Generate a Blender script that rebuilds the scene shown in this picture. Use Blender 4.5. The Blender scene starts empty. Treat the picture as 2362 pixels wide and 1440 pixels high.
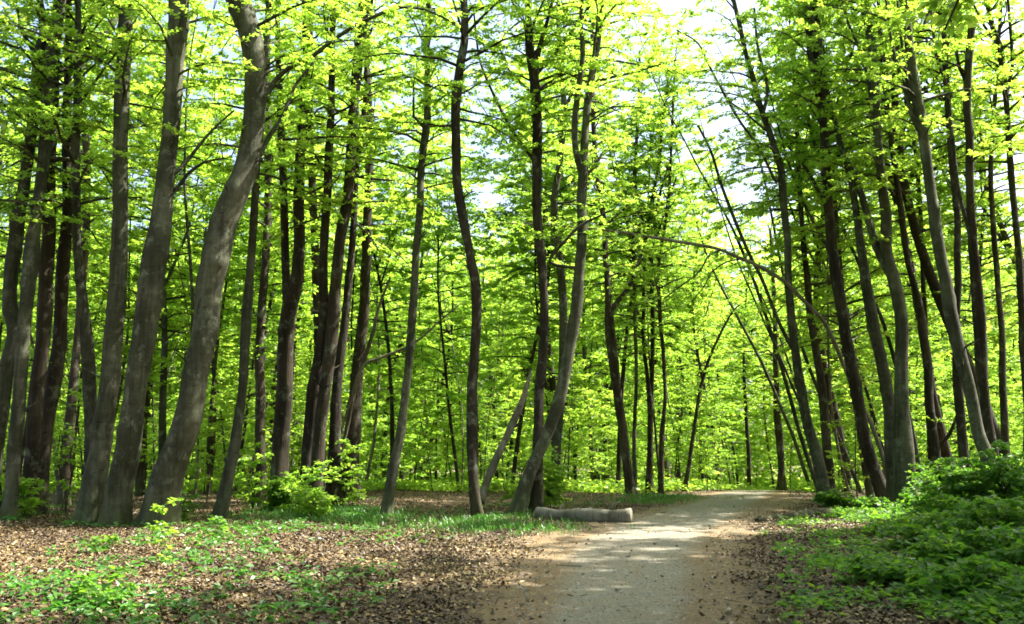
import bpy, math, random
import numpy as np
from mathutils import Vector

S = bpy.context.scene
COL = S.collection
PI = math.pi
rad = math.radians

# ------------------------------------------------------------------ camera
FPX = 2100.0                 # focal length in photograph pixels (2362 wide)
PITCH = rad(8.93)
CAMH = 1.6
cam_d = bpy.data.cameras.new('camera')
cam_d.sensor_width = 36.0
cam_d.lens = FPX / 2362 * 36.0
cam_d.clip_start = 0.1
cam_d.clip_end = 900
cam = bpy.data.objects.new('camera', cam_d)
COL.objects.link(cam)
cam.location = (0, 0, CAMH)
cam.rotation_euler = (rad(90) + PITCH, 0, 0)
S.camera = cam

# ------------------------------------------------------------------ world, sun, exposure
SUN_EL = rad(56)
SUN_AZ = rad(76)             # clockwise from the viewing direction: from the right
w = bpy.data.worlds.new('World')
S.world = w
w.use_nodes = True
nt = w.node_tree
nt.nodes.clear()
sky = nt.nodes.new('ShaderNodeTexSky')
sky.sky_type = 'NISHITA'
sky.sun_disc = False
sky.sun_elevation = SUN_EL
sky.sun_rotation = SUN_AZ
sky.air_density = 1.0
sky.dust_density = 5.0
bg = nt.nodes.new('ShaderNodeBackground')
bg.inputs['Strength'].default_value = 0.10
wo = nt.nodes.new('ShaderNodeOutputWorld')
nt.links.new(sky.outputs[0], bg.inputs[0])
nt.links.new(bg.outputs[0], wo.inputs[0])

sd = bpy.data.lights.new('sun', 'SUN')
sd.energy = 5.0
sd.angle = rad(0.53)
sd.color = (1.0, 0.95, 0.86)
sun = bpy.data.objects.new('sun', sd)
COL.objects.link(sun)
sv = Vector((math.cos(SUN_EL) * math.sin(SUN_AZ), math.cos(SUN_EL) * math.cos(SUN_AZ), math.sin(SUN_EL)))
sun.rotation_euler = sv.to_track_quat('Z', 'Y').to_euler()

S.view_settings.view_transform = 'Standard'
S.view_settings.look = 'None'
S.view_settings.gamma = 1.0
S.view_settings.use_curve_mapping = False
S.view_settings.exposure = 2.25
S.render.engine = 'CYCLES'
cy = S.cycles
cy.max_bounces = 12
cy.diffuse_bounces = 10
cy.glossy_bounces = 2
cy.transmission_bounces = 10
cy.caustics_reflective = False
cy.caustics_refractive = False
cy.use_adaptive_sampling = True
cy.adaptive_threshold = 0.02
cy.use_denoising = True
cy.denoiser = 'OPENIMAGEDENOISE'
cy.denoising_input_passes = 'RGB_ALBEDO_NORMAL'
cy.filter_width = 1.7

# ------------------------------------------------------------------ pixel -> place
CP, SP = math.cos(PITCH), math.sin(PITCH)


def ray(px, py):
    u, v = (px - 1181.0) / FPX, (720.0 - py) / FPX
    return np.array([u, CP - v * SP, SP + v * CP])


def at(px, py, Y):
    d = ray(px, py)
    t = Y / d[1]
    return np.array([0, 0, CAMH]) + d * t, t


def proj(p):
    x, y, z = p[0], p[1], p[2] - CAMH
    dep = y * CP + z * SP
    return 1181 + FPX * x / dep, 720 - FPX * (-y * SP + z * CP) / dep


def flat(px, py, z=0.0):
    d = ray(px, py)
    t = (z - CAMH) / d[2]
    return np.array([d[0] * t, d[1] * t, z])


# path: photograph rows with grey track edges and outer dirt edges
PATH_ROWS = [(1440, 1250, 1600, 1085, 1760), (1370, 1262, 1602, 1130, 1735), (1300, 1280, 1610, 1180, 1710),
             (1240, 1345, 1640, 1215, 1725), (1200, 1440, 1690, 1385, 1760), (1165, 1570, 1745, 1535, 1850),
             (1136, 1655, 1785, 1635, 1815)]
_py, _pc, _pg, _pl, _pr = [], [], [], [], []
for r_ in PATH_ROWS:
    a, b, c, d_ = (flat(q, r_[0]) for q in r_[1:])
    _py.append(a[1]); _pc.append((a[0] + b[0]) / 2); _pg.append((b[0] - a[0]) / 2); _pl.append(c[0]); _pr.append(d_[0])
_py = [-20, 0] + _py + [60, 90, 160]
_pc = [-2.4, 0.0] + _pc + [_pc[-1] + 7.5, _pc[-1] + 22, _pc[-1] + 60]
_pg = [0.8, 0.8] + _pg + [1.3] * 3
_pl = [_pc[0] - 1.5, _pc[1] - 1.5] + _pl + [c - 1.6 for c in _pc[-3:]]
_pr = [_pc[0] + 1.5, _pc[1] + 1.5] + _pr + [c + 1.6 for c in _pc[-3:]]


def path_c(y): return np.interp(y, _py, _pc)
def path_g(y): return np.interp(y, _py, _pg)
def path_l(y): return np.interp(y, _py, _pl)
def path_r(y): return np.interp(y, _py, _pr)


def sstep(a, b, x):
    t = np.clip((x - a) / (b - a), 0, 1)
    return t * t * (3 - 2 * t)


def T(x, y):
    x = np.asarray(x, float); y = np.asarray(y, float)
    fall = -0.055 * np.logaddexp(0, (y - 45) / 3.0) * 3.0
    fall = np.maximum(fall, -3.2)
    off = np.maximum(path_l(y) - x, x - path_r(y))
    m = sstep(0.2, 3.0, off)
    und = 0.05 * np.sin(x * 0.9 + 1.3 * np.sin(y * 0.31)) + 0.05 * np.sin(y * 0.55 + x * 0.4)
    bank = 0.16 * sstep(0.8, 5.5, x - path_r(y)) * sstep(60, 30, y)
    return fall + m * und + bank


# ------------------------------------------------------------------ object helpers
def tag(o, label=None, cat=None, group=None, kind=None):
    if label: o['label'] = label
    if cat: o['category'] = cat
    if group: o['group'] = group
    if kind: o['kind'] = kind
    return o


def empty(name, loc, label, cat, group=None):
    o = bpy.data.objects.new(name, None)
    o.empty_display_size = 0.2
    COL.objects.link(o)
    o.location = loc
    return tag(o, label, cat, group)


def mesh_np(name, V, F, mat, tint=None, smooth=False, parent=None, link=True):
    """V (n,3); F (m,4) or (m,3)."""
    V = np.asarray(V, np.float32); F = np.asarray(F, np.int32)
    k = F.shape[1]
    me = bpy.data.meshes.new(name)
    me.vertices.add(len(V)); me.vertices.foreach_set('co', V.ravel())
    me.loops.add(F.size); me.loops.foreach_set('vertex_index', F.ravel())
    me.polygons.add(len(F))
    me.polygons.foreach_set('loop_start', np.arange(0, F.size, k, dtype=np.int32))
    me.polygons.foreach_set('use_smooth', np.full(len(F), smooth, dtype=bool))
    if tint is not None:
        a = me.attributes.new('tint', 'FLOAT', 'FACE')
        a.data.foreach_set('value', np.asarray(tint, np.float32))
    me.update(calc_edges=True)
    me.materials.append(mat)
    if not link:
        return me
    o = bpy.data.objects.new(name, me)
    COL.objects.link(o)
    if parent is not None: o.parent = parent
    return o


class Wood:
    """collects tapered tubes"""
    def __init__(self): self.V, self.F, self.n = [], [], 0

    def tube(self, pts, radii, sides=8, lump=0.0, seed=0, flare=0.0, cap=False, lobes=5, knots=0):
        pts = np.asarray(pts, float); radii = np.asarray(radii, float)
        n = len(pts)
        tan = np.gradient(pts, axis=0)
        tan /= np.linalg.norm(tan, axis=1)[:, None] + 1e-9
        ref = np.array([1.0, 0.13, 0.07]) if abs(tan[0][0]) < 0.8 else np.array([0.0, 1.0, 0.1])
        u = ref - (tan @ ref)[:, None] * tan
        u /= np.linalg.norm(u, axis=1)[:, None]
        v = np.cross(tan, u)
        th = np.linspace(0, 2 * PI, sides, endpoint=False)
        r = radii[:, None] * np.ones(sides)[None]
        s = np.concatenate([[0], np.cumsum(np.linalg.norm(np.diff(pts, axis=0), axis=1))])
        if lump:
            ph = seed * 1.7
            r = r * (1 + lump * (np.sin(th[None] * 2 + ph + s[:, None] * 0.5) * 0.6 + np.sin(th[None] * 3 - ph * 2 + s[:, None] * 1.1) * 0.5
                                 + 0.35 * np.sin(s[:, None] * 2.7 + ph + th[None]) + 0.25 * np.sin(s[:, None] * 6.1 + ph * 3 + 2 * th[None])))
        if knots:
            kr = np.random.default_rng(seed + 4000)
            for _ in range(knots):
                ks, kt, ka = kr.uniform(0.1, 0.85) * s[-1], kr.random() * 6.28, kr.uniform(0.08, 0.24)
                ww = kr.uniform(0.07, 0.16)
                dth = (th[None] - kt + PI) % (2 * PI) - PI
                r = r * (1 + ka * np.exp(-((s[:, None] - ks) / ww) ** 2 - (dth / 0.5) ** 2))
            r = r * (1 + 0.025 * np.interp(s, np.arange(0, s[-1] + 1.2, 0.6), kr.normal(0, 1, len(np.arange(0, s[-1] + 1.2, 0.6))))[:, None])
        if flare:
            h = s[:, None]
            r = r * (1 + flare * np.exp(-h / 0.22) * (0.30 + 1.0 * np.sin(th[None] * lobes + seed)) + flare * 0.25 * np.exp(-h / 0.7) * np.sin(th[None] * lobes + seed))
        P = pts[:, None, :] + r[..., None] * (np.cos(th)[None, :, None] * u[:, None, :] + np.sin(th)[None, :, None] * v[:, None, :])
        i = np.arange(n - 1)[:, None] * sides + np.arange(sides)[None]
        j = np.arange(n - 1)[:, None] * sides + (np.arange(sides)[None] + 1) % sides
        F = np.stack([i, j, j + sides, i + sides], -1).reshape(-1, 4) + self.n
        self.V.append(P.reshape(-1, 3)); self.F.append(F); self.n += n * sides
        if cap:
            for ring, flip in ((0, True), (n - 1, False)):
                c = self.n
                self.V.append(pts[ring][None]); self.n += 1
                base = c - n * sides - (0 if flip else 1)
                idx = np.arange(sides) + base + ring * sides
                nx = np.roll(idx, -1)
                a, b = (nx, idx) if flip else (idx, nx)
                self.F.append(np.stack([a, b, np.full(sides, c), np.full(sides, c)], -1))
        return self

    def build(self, name, mat, parent=None, link=True, origin=None):
        V = np.concatenate(self.V)
        if origin is not None: V = V - np.asarray(origin)
        F = np.concatenate(self.F)
        if (F[:, 2] == F[:, 3]).any():
            me = bpy.data.meshes.new(name)
            me.from_pydata(V.tolist(), [], [list(f[:3]) if f[2] == f[3] else list(f) for f in F.tolist()])
            me.polygons.foreach_set('use_smooth', np.ones(len(me.polygons), dtype=bool))
            me.materials.append(mat)
            if not link: return me
            o = bpy.data.objects.new(name, me); COL.objects.link(o)
            if parent is not None: o.parent = parent
            return o
        return mesh_np(name, V, F, mat, smooth=True, parent=parent, link=link)


def smooth_line(pts, step=0.35):
    """Catmull-Rom through rows of (x,y,z,r)."""
    P = np.asarray(pts, float)
    P = np.vstack([2 * P[0] - P[1], P, 2 * P[-1] - P[-2]])
    out = []
    for i in range(1, len(P) - 2):
        p0, p1, p2, p3 = P[i - 1:i + 3]
        L = np.linalg.norm(p2[:3] - p1[:3])
        k = max(1, int(math.ceil(L / step)))
        for t in np.arange(k) / k:
            out.append(0.5 * ((2 * p1) + (-p0 + p2) * t + (2 * p0 - 5 * p1 + 4 * p2 - p3) * t * t + (-p0 + 3 * p1 - 3 * p2 + p3) * t ** 3))
    out.append(P[-2])
    return np.array(out)


def leaf_arrays(Pt, D, L, nper, size, rng, droop=0.16, tilt=0.5, wid=0.62, fold=0.0):
    """leaves along twigs: Pt start, D unit dir, L length. Returns V, F, tint"""
    Pt = np.repeat(Pt, nper, 0); D = np.repeat(D, nper, 0); Lr = np.repeat(L, nper)
    n = len(Pt)
    k = np.tile(np.arange(nper), n // nper)
    t = (k + rng.random(n)) / nper
    side = np.where(k % 2 == 0, 1.0, -1.0)
    up = np.array([0, 0, 1.0])
    lat = np.cross(D, up); lat /= np.linalg.norm(lat, axis=1)[:, None] + 1e-6
    ang = rng.normal(0.9, 0.28, n)
    d = D * np.cos(ang)[:, None] + lat * (side * np.sin(ang))[:, None]
    d[:, 2] += rng.normal(-droop, 0.3, n)
    d /= np.linalg.norm(d, axis=1)[:, None]
    nor = np.stack([rng.normal(0, tilt, n), rng.normal(0, tilt, n), np.ones(n)], 1)
    wv = np.cross(nor, d); wv /= np.linalg.norm(wv, axis=1)[:, None]
    nn = np.cross(d, wv)
    s = size * rng.uniform(0.65, 1.2, n)
    base = Pt + D * (t * Lr)[:, None] + rng.normal(0, 0.02, (n, 3))
    m = base + d * (s * 0.45)[:, None]
    hw = wv * (s * wid * 0.5)[:, None]
    up_ = nn * (s * (0.10 + fold))[:, None]
    V = np.stack([base, m - hw + up_, base + d * s[:, None], m + hw + up_], 1).reshape(-1, 3)
    F = np.arange(n * 4).reshape(-1, 4)
    return V, F, rng.random(n)


def unit(v):
    return v / (np.linalg.norm(v) + 1e-9)


def add_branches(rng, wood, twigs, axis, h0, nbr, lmax, e_lo=10, e_hi=50, sides=5, twig_gap=0.2, tw=(0.35, 0.8), topfrac=0.35, bare=0.25, ground=0.0, az_bias=None):
    """axis: rows x,y,z,r. Branches above height h0."""
    z = axis[:, 2] - ground
    ok = np.where(z > h0)[0]
    if len(ok) < 2: return
    az = rng.random() * 6.28
    for k in range(nbr):
        q = (k + rng.random()) / nbr
        i = ok[min(len(ok) - 1, int(q * len(ok)))]
        p = axis[i, :3].copy(); r = axis[i, 3]
        az += 2.4 + rng.normal(0, 0.5)
        a = az if az_bias is None or rng.random() > 0.6 else az_bias + rng.normal(0, 0.8)
        prof = (1 - q) * (1 - topfrac) + topfrac
        prof *= min(1.0, 0.55 + q * 1.8)
        L = lmax * prof * rng.uniform(0.3, 1.25)
        el = rad(e_lo + (e_hi - e_lo) * q + rng.normal(0, 9))
        pts = [np.append(p, min(r * 0.55, 0.012 + L * 0.011))]
        d = np.array([math.cos(a) * math.cos(el), math.sin(a) * math.cos(el), math.sin(el)])
        m = 5
        for j in range(m):
            d = d + rng.normal(0, 0.15, 3); d[2] -= (0.05 + 0.16 * max(0.0, d[2])) * (1 + j * 0.3); d = unit(d)
            p = p + d * L / m
            pts.append(np.append(p, pts[0][3] * (1 - (j + 1) / m * 0.8)))
        pts = np.array(pts)
        if wood is not None: wood.tube(pts[:, :3], pts[:, 3], sides=sides)
        nt_ = max(3, int(L * (1 - bare) / twig_gap))
        for j in range(nt_):
            t = bare + (1 - bare) * (j + rng.random()) / nt_
            f = t * m; ii = min(m - 1, int(f)); fr = f - ii
            bp = pts[ii, :3] * (1 - fr) + pts[ii + 1, :3] * fr
            bd = unit(pts[ii + 1, :3] - pts[ii, :3])
            hd = unit(np.array([bd[0], bd[1], bd[2] * 0.35]))
            sgn = 1 if j % 2 else -1
            aa = sgn * rng.uniform(0.6, 1.15)
            td = np.array([hd[0] * math.cos(aa) - hd[1] * math.sin(aa), hd[0] * math.sin(aa) + hd[1] * math.cos(aa), hd[2] * 0.6 + rng.normal(-0.02, 0.28)])
            td = unit(td)
            tl = rng.uniform(*tw) * (1.15 - 0.55 * t)
            twigs.append((*bp, *td, tl))
        twigs.append((*pts[-2, :3], *unit(pts[-1, :3] - pts[-2, :3]), L / m * 1.2))


def twig_leaves(twigs, nper, size, rng, **k):
    A = np.array(twigs)
    return leaf_arrays(A[:, :3], A[:, 3:6], A[:, 6], nper, size, rng, **k)


# ------------------------------------------------------------------ materials
def mat_new(name):
    m = bpy.data.materials.new(name)
    m.use_nodes = True
    m.node_tree.nodes.clear()
    return m, m.node_tree.nodes, m.node_tree.links


def N(nodes, typ, **k):
    n = nodes.new(typ)
    for a, b in k.items(): setattr(n, a, b)
    return n


def ramp(nodes, stops, interp='LINEAR'):
    r = nodes.new('ShaderNodeValToRGB')
    r.color_ramp.interpolation = interp
    e = r.color_ramp.elements
    while len(e) < len(stops): e.new(0.5)
    for i, (p, c) in enumerate(stops):
        e[i].position = p
        e[i].color = (*c, 1) if len(c) == 3 else c
    return r


def leaf_mat(name, dif, tra, mixf=0.5, gloss=0.35, objvar=0.35):
    """dif, tra: three-stop colour lists"""
    m, n, l = mat_new(name)
    at_ = N(n, 'ShaderNodeAttribute', attribute_name='tint')
    oi = N(n, 'ShaderNodeObjectInfo')
    mx = N(n, 'ShaderNodeMath', operation='MULTIPLY_ADD')
    mx.inputs[1].default_value = objvar
    l.new(oi.outputs['Random'], mx.inputs[0])
    m2 = N(n, 'ShaderNodeMath', operation='MULTIPLY')
    m2.inputs[1].default_value = 1 - objvar
    l.new(at_.outputs['Fac'], m2.inputs[0]); l.new(m2.outputs[0], mx.inputs[2])
    r1 = ramp(n, [(0.0, dif[0]), (0.55, dif[1]), (1.0, dif[2])])
    r2 = ramp(n, [(0.0, tra[0]), (0.55, tra[1]), (1.0, tra[2])])
    l.new(mx.outputs[0], r1.inputs[0]); l.new(mx.outputs[0], r2.inputs[0])
    p = N(n, 'ShaderNodeBsdfPrincipled')
    p.inputs['Roughness'].default_value = 0.42
    p.inputs['Specular IOR Level'].default_value = gloss
    t = N(n, 'ShaderNodeBsdfTranslucent')
    l.new(r1.outputs[0], p.inputs['Base Color']); l.new(r2.outputs[0], t.inputs['Color'])
    mix = N(n, 'ShaderNodeMixShader'); mix.inputs[0].default_value = mixf
    o = N(n, 'ShaderNodeOutputMaterial')
    l.new(p.outputs[0], mix.inputs[1]); l.new(t.outputs[0], mix.inputs[2]); l.new(mix.outputs[0], o.inputs[0])
    return m


M_LEAF = leaf_mat('beech_leaf', [(0.08, 0.17, 0.02), (0.135, 0.25, 0.027), (0.22, 0.32, 0.036)],
                  [(0.30, 0.57, 0.045), (0.47, 0.72, 0.065), (0.70, 0.84, 0.10)], 0.57)
M_HERB = leaf_mat('herb_leaf', [(0.035, 0.11, 0.018), (0.055, 0.16, 0.02), (0.10, 0.20, 0.025)],
                  [(0.05, 0.22, 0.02), (0.09, 0.32, 0.02), (0.18, 0.42, 0.03)], 0.35, 0.5, 0.15)
M_SHRUB = leaf_mat('shrub_leaf', [(0.032, 0.085, 0.018), (0.058, 0.13, 0.024), (0.12, 0.20, 0.034)],
                   [(0.13, 0.40, 0.025), (0.24, 0.54, 0.03), (0.44, 0.68, 0.045)], 0.40, 0.22, 0.25)
M_BLOOM = leaf_mat('pale_petal', [(0.7, 0.72, 0.68)] * 3, [(0.6, 0.62, 0.55)] * 3, 0.3, 0.3, 0.0)


def bark_mat(name, dark, mid, light, ring=0.5, moss=0.5, furrow=0.0):
    m, n, l = mat_new(name)
    tc = N(n, 'ShaderNodeTexCoord')
    oi = N(n, 'ShaderNodeObjectInfo')
    addv = N(n, 'ShaderNodeVectorMath', operation='ADD')
    sc = N(n, 'ShaderNodeVectorMath', operation='SCALE'); sc.inputs['Scale'].default_value = 37.0
    cmb = N(n, 'ShaderNodeCombineXYZ')
    for i in range(3): l.new(oi.outputs['Random'], cmb.inputs[i])
    l.new(cmb.outputs[0], sc.inputs[0])
    l.new(tc.outputs['Object'], addv.inputs[0]); l.new(sc.outputs[0], addv.inputs[1])

    def noise(scale, mapping, detail=4, rough=0.6):
        mp = N(n, 'ShaderNodeMapping'); mp.inputs['Scale'].default_value = mapping
        l.new(addv.outputs[0], mp.inputs[0])
        t = N(n, 'ShaderNodeTexNoise'); t.inputs['Scale'].default_value = scale
        t.inputs['Detail'].default_value = detail; t.inputs['Roughness'].default_value = rough
        l.new(mp.outputs[0], t.inputs['Vector'])
        return t
    big = noise(1.6, (1, 1, 0.45), 5)
    rings = noise(2.0, (1.0, 1.0, 2.6), 7, 0.7)
    fur = noise(9.0, (2.2, 2.2, 0.22), 5, 0.7)
    fine = noise(28.0, (1, 1, 1), 3)
    r = ramp(n, [(0.33, dark), (0.5, mid), (0.68, light)])
    mixa = N(n, 'ShaderNodeMath', operation='MULTIPLY_ADD'); mixa.inputs[1].default_value = 0.3
    mb = N(n, 'ShaderNodeMath', operation='MULTIPLY'); mb.inputs[1].default_value = 0.7
    pick = N(n, 'ShaderNodeMix', data_type='FLOAT'); pick.inputs[0].default_value = furrow
    l.new(rings.outputs['Fac'], pick.inputs[2]); l.new(fur.outputs['Fac'], pick.inputs[3])
    l.new(big.outputs['Fac'], mb.inputs[0]); l.new(pick.outputs[0], mixa.inputs[0]); l.new(mb.outputs[0], mixa.inputs[2])
    l.new(mixa.outputs[0], r.inputs[0])
    # pale lichen patches
    lic = noise(3.2, (1, 1, 0.8), 6, 0.7)
    lr = ramp(n, [(0.55, (0, 0, 0)), (0.66, (1, 1, 1))])
    l.new(lic.outputs['Fac'], lr.inputs[0])
    lm = N(n, 'ShaderNodeMix', data_type='RGBA')
    lf = N(n, 'ShaderNodeMath', operation='MULTIPLY'); lf.inputs[1].default_value = 0.75
    l.new(lr.outputs[0], lf.inputs[0]); l.new(lf.outputs[0], lm.inputs[0])
    l.new(r.outputs[0], lm.inputs[6]); lm.inputs[7].default_value = (0.15, 0.165, 0.115, 1)
    # dark damp streaks and small scars
    stk = noise(3.0, (2.4, 2.4, 0.12), 6, 0.75)
    sr = ramp(n, [(0.34, (0.45, 0.45, 0.45)), (0.52, (1, 1, 1))]); l.new(stk.outputs['Fac'], sr.inputs[0])
    sca = noise(5.5, (1.0, 1.0, 3.4), 2, 0.5)
    scr = ramp(n, [(0.27, (0.3, 0.3, 0.3)), (0.33, (1, 1, 1))]); l.new(sca.outputs['Fac'], scr.inputs[0])
    ml1 = N(n, 'ShaderNodeMix', data_type='RGBA', blend_type='MULTIPLY'); ml1.inputs[0].default_value = 1.0
    l.new(lm.outputs[2], ml1.inputs[6]); l.new(sr.outputs[0], ml1.inputs[7])
    ml2 = N(n, 'ShaderNodeMix', data_type='RGBA', blend_type='MULTIPLY'); ml2.inputs[0].default_value = 1.0
    l.new(ml1.outputs[2], ml2.inputs[6]); l.new(scr.outputs[0], ml2.inputs[7])
    # moss near the foot
    sep = N(n, 'ShaderNodeSeparateXYZ'); l.new(tc.outputs['Object'], sep.inputs[0])
    mr = N(n, 'ShaderNodeMapRange'); mr.inputs[1].default_value = 1.6; mr.inputs[2].default_value = 0.0
    l.new(sep.outputs['Z'], mr.inputs[0])
    mm = N(n, 'ShaderNodeMath', operation='MULTIPLY'); l.new(mr.outputs[0], mm.inputs[0]); l.new(lic.outputs['Fac'], mm.inputs[1])
    mrr = ramp(n, [(0.22, (0, 0, 0)), (0.55, (moss,) * 3)]); l.new(mm.outputs[0], mrr.inputs[0])
    mo = N(n, 'ShaderNodeMix', data_type='RGBA'); l.new(mrr.outputs[0], mo.inputs[0])
    l.new(ml2.outputs[2], mo.inputs[6]); mo.inputs[7].default_value = (0.06, 0.085, 0.02, 1)
    hs = N(n, 'ShaderNodeHueSaturation')
    vr = N(n, 'ShaderNodeMapRange'); vr.inputs[3].default_value = 0.72; vr.inputs[4].default_value = 1.25
    l.new(oi.outputs['Random'], vr.inputs[0]); l.new(vr.outputs[0], hs.inputs['Value'])
    l.new(mo.outputs[2], hs.inputs['Color'])
    p = N(n, 'ShaderNodeBsdfPrincipled'); p.inputs['Roughness'].default_value = 0.85
    p.inputs['Specular IOR Level'].default_value = 0.2
    l.new(hs.outputs[0], p.inputs['Base Color'])
    hsum = N(n, 'ShaderNodeMath', operation='MULTIPLY_ADD'); hsum.inputs[1].default_value = 0.4
    l.new(fine.outputs['Fac'], hsum.inputs[0]); l.new((pick if furrow > 0.2 else lic).outputs[0], hsum.inputs[2])
    bp = N(n, 'ShaderNodeBump'); bp.inputs['Strength'].default_value = 0.8 + 0.2 * furrow; bp.inputs['Distance'].default_value = 0.03
    l.new(hsum.outputs[0], bp.inputs['Height']); l.new(bp.outputs[0], p.inputs['Normal'])
    o = N(n, 'ShaderNodeOutputMaterial'); l.new(p.outputs[0], o.inputs[0])
    return m


M_GREY = bark_mat('grey_beech_bark', (0.020, 0.021, 0.011), (0.050, 0.051, 0.030), (0.125, 0.125, 0.085))
M_BROWN = bark_mat('brown_furrowed_bark', (0.015, 0.011, 0.007), (0.034, 0.026, 0.016), (0.08, 0.063, 0.043), moss=0.4, furrow=0.85)
M_PALE = bark_mat('dead_wood_and_sunlit_stem', (0.06, 0.052, 0.035), (0.12, 0.105, 0.075), (0.22, 0.195, 0.15), moss=0.35, furrow=0.4)  # real dead wood, and sunlight painted onto slim background stems
M_LOG = bark_mat('weathered_log_bark', (0.11, 0.10, 0.07), (0.23, 0.21, 0.16), (0.38, 0.35, 0.28), moss=0.0, furrow=0.5)
BK = {'g': M_GREY, 'b': M_BROWN, 'p': M_PALE}


def ground_mat():
    m, n, l = mat_new('leaf_strewn_soil')
    tc = N(n, 'ShaderNodeTexCoord')
    v = N(n, 'ShaderNodeTexVoronoi'); v.inputs['Scale'].default_value = 14
    nz = N(n, 'ShaderNodeTexNoise'); nz.inputs['Scale'].default_value = 0.7; nz.inputs['Detail'].default_value = 8
    n3 = N(n, 'ShaderNodeTexNoise'); n3.inputs['Scale'].default_value = 16; n3.inputs['Detail'].default_value = 5
    for t in (v, nz, n3): l.new(tc.outputs['Object'], t.inputs['Vector'])
    sep = N(n, 'ShaderNodeSeparateColor'); l.new(v.outputs['Color'], sep.inputs[0])
    r = ramp(n, [(0.0, (0.025, 0.014, 0.006)), (0.4, (0.07, 0.041, 0.016)), (0.75, (0.14, 0.092, 0.04)), (1.0, (0.25, 0.18, 0.09))])
    l.new(sep.outputs[0], r.inputs[0])
    r2 = ramp(n, [(0.35, (0.04, 0.024, 0.010)), (0.65, (0.12, 0.078, 0.033))]); l.new(nz.outputs['Fac'], r2.inputs[0])
    mx = N(n, 'ShaderNodeMix', data_type='RGBA'); mx.inputs[0].default_value = 0.45
    l.new(r.outputs[0], mx.inputs[6]); l.new(r2.outputs[0], mx.inputs[7])
    p = N(n, 'ShaderNodeBsdfPrincipled'); p.inputs['Roughness'].default_value = 0.9
    l.new(mx.outputs[2], p.inputs['Base Color'])
    bp = N(n, 'ShaderNodeBump'); bp.inputs['Strength'].default_value = 0.8; bp.inputs['Distance'].default_value = 0.04
    l.new(n3.outputs['Fac'], bp.inputs['Height']); l.new(bp.outputs[0], p.inputs['Normal'])
    o = N(n, 'ShaderNodeOutputMaterial'); l.new(p.outputs[0], o.inputs[0])
    return m


def path_mat():
    """attribute 'edge': 0 on the grey track, 1 at the outer dirt edge"""
    m, n, l = mat_new('gravel_track')
    tc = N(n, 'ShaderNodeTexCoord')
    a = N(n, 'ShaderNodeAttribute', attribute_name='edge')
    n1 = N(n, 'ShaderNodeTexNoise'); n1.inputs['Scale'].default_value = 0.6; n1.inputs['Detail'].default_value = 7
    n2 = N(n, 'ShaderNodeTexNoise'); n2.inputs['Scale'].default_value = 22; n2.inputs['Detail'].default_value = 8; n2.inputs['Roughness'].default_value = 0.8
    n3 = N(n, 'ShaderNodeTexVoronoi'); n3.inputs['Scale'].default_value = 38
    for t in (n1, n2, n3): l.new(tc.outputs['Object'], t.inputs['Vector'])
    grey = ramp(n, [(0.36, (0.072, 0.068, 0.050)), (0.5, (0.142, 0.134, 0.101)), (0.64, (0.27, 0.25, 0.19))]); l.new(n2.outputs['Fac'], grey.inputs[0])
    dirt = ramp(n, [(0.36, (0.055, 0.034, 0.012)), (0.5, (0.12, 0.077, 0.031)), (0.64, (0.22, 0.15, 0.07))]); l.new(n2.outputs['Fac'], dirt.inputs[0])
    e = N(n, 'ShaderNodeMath', operation='MULTIPLY_ADD'); e.inputs[1].default_value = 0.9
    l.new(n1.outputs['Fac'], e.inputs[0]); l.new(a.outputs['Fac'], e.inputs[2])
    er = ramp(n, [(0.45, (0, 0, 0)), (1.05, (1, 1, 1))]); l.new(e.outputs[0], er.inputs[0])
    mx = N(n, 'ShaderNodeMix', data_type='RGBA'); l.new(er.outputs[0], mx.inputs[0])
    n4 = N(n, 'ShaderNodeTexNoise'); n4.inputs['Scale'].default_value = 2.6; n4.inputs['Detail'].default_value = 9; n4.inputs['Roughness'].default_value = 0.65
    l.new(tc.outputs['Object'], n4.inputs['Vector'])
    pr = ramp(n, [(0.44, (0, 0, 0)), (0.62, (0.6, 0.6, 0.6))]); l.new(n4.outputs['Fac'], pr.inputs[0])
    pm = N(n, 'ShaderNodeMix', data_type='RGBA'); l.new(pr.outputs[0], pm.inputs[0])
    l.new(grey.outputs[0], pm.inputs[6]); pm.inputs[7].default_value = (0.16, 0.118, 0.062, 1)
    l.new(pm.outputs[2], mx.inputs[6]); l.new(dirt.outputs[0], mx.inputs[7])
    p = N(n, 'ShaderNodeBsdfPrincipled'); p.inputs['Roughness'].default_value = 0.9
    l.new(mx.outputs[2], p.inputs['Base Color'])
    bp = N(n, 'ShaderNodeBump'); bp.inputs['Strength'].default_value = 0.45; bp.inputs['Distance'].default_value = 0.008
    l.new(n3.outputs['Distance'], bp.inputs['Height']); l.new(bp.outputs[0], p.inputs['Normal'])
    o = N(n, 'ShaderNodeOutputMaterial'); l.new(p.outputs[0], o.inputs[0])
    return m


def stone_mat():
    m, n, l = mat_new('small_stone')
    a = N(n, 'ShaderNodeAttribute', attribute_name='tint')
    r = ramp(n, [(0.0, (0.06, 0.055, 0.042)), (0.6, (0.17, 0.16, 0.125)), (1.0, (0.36, 0.34, 0.28))])
    l.new(a.outputs['Fac'], r.inputs[0])
    p = N(n, 'ShaderNodeBsdfPrincipled'); p.inputs['Roughness'].default_value = 0.8
    l.new(r.outputs[0], p.inputs['Base Color'])
    o = N(n, 'ShaderNodeOutputMaterial'); l.new(p.outputs[0], o.inputs[0])
    return m


M_STONE = stone_mat()


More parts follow.
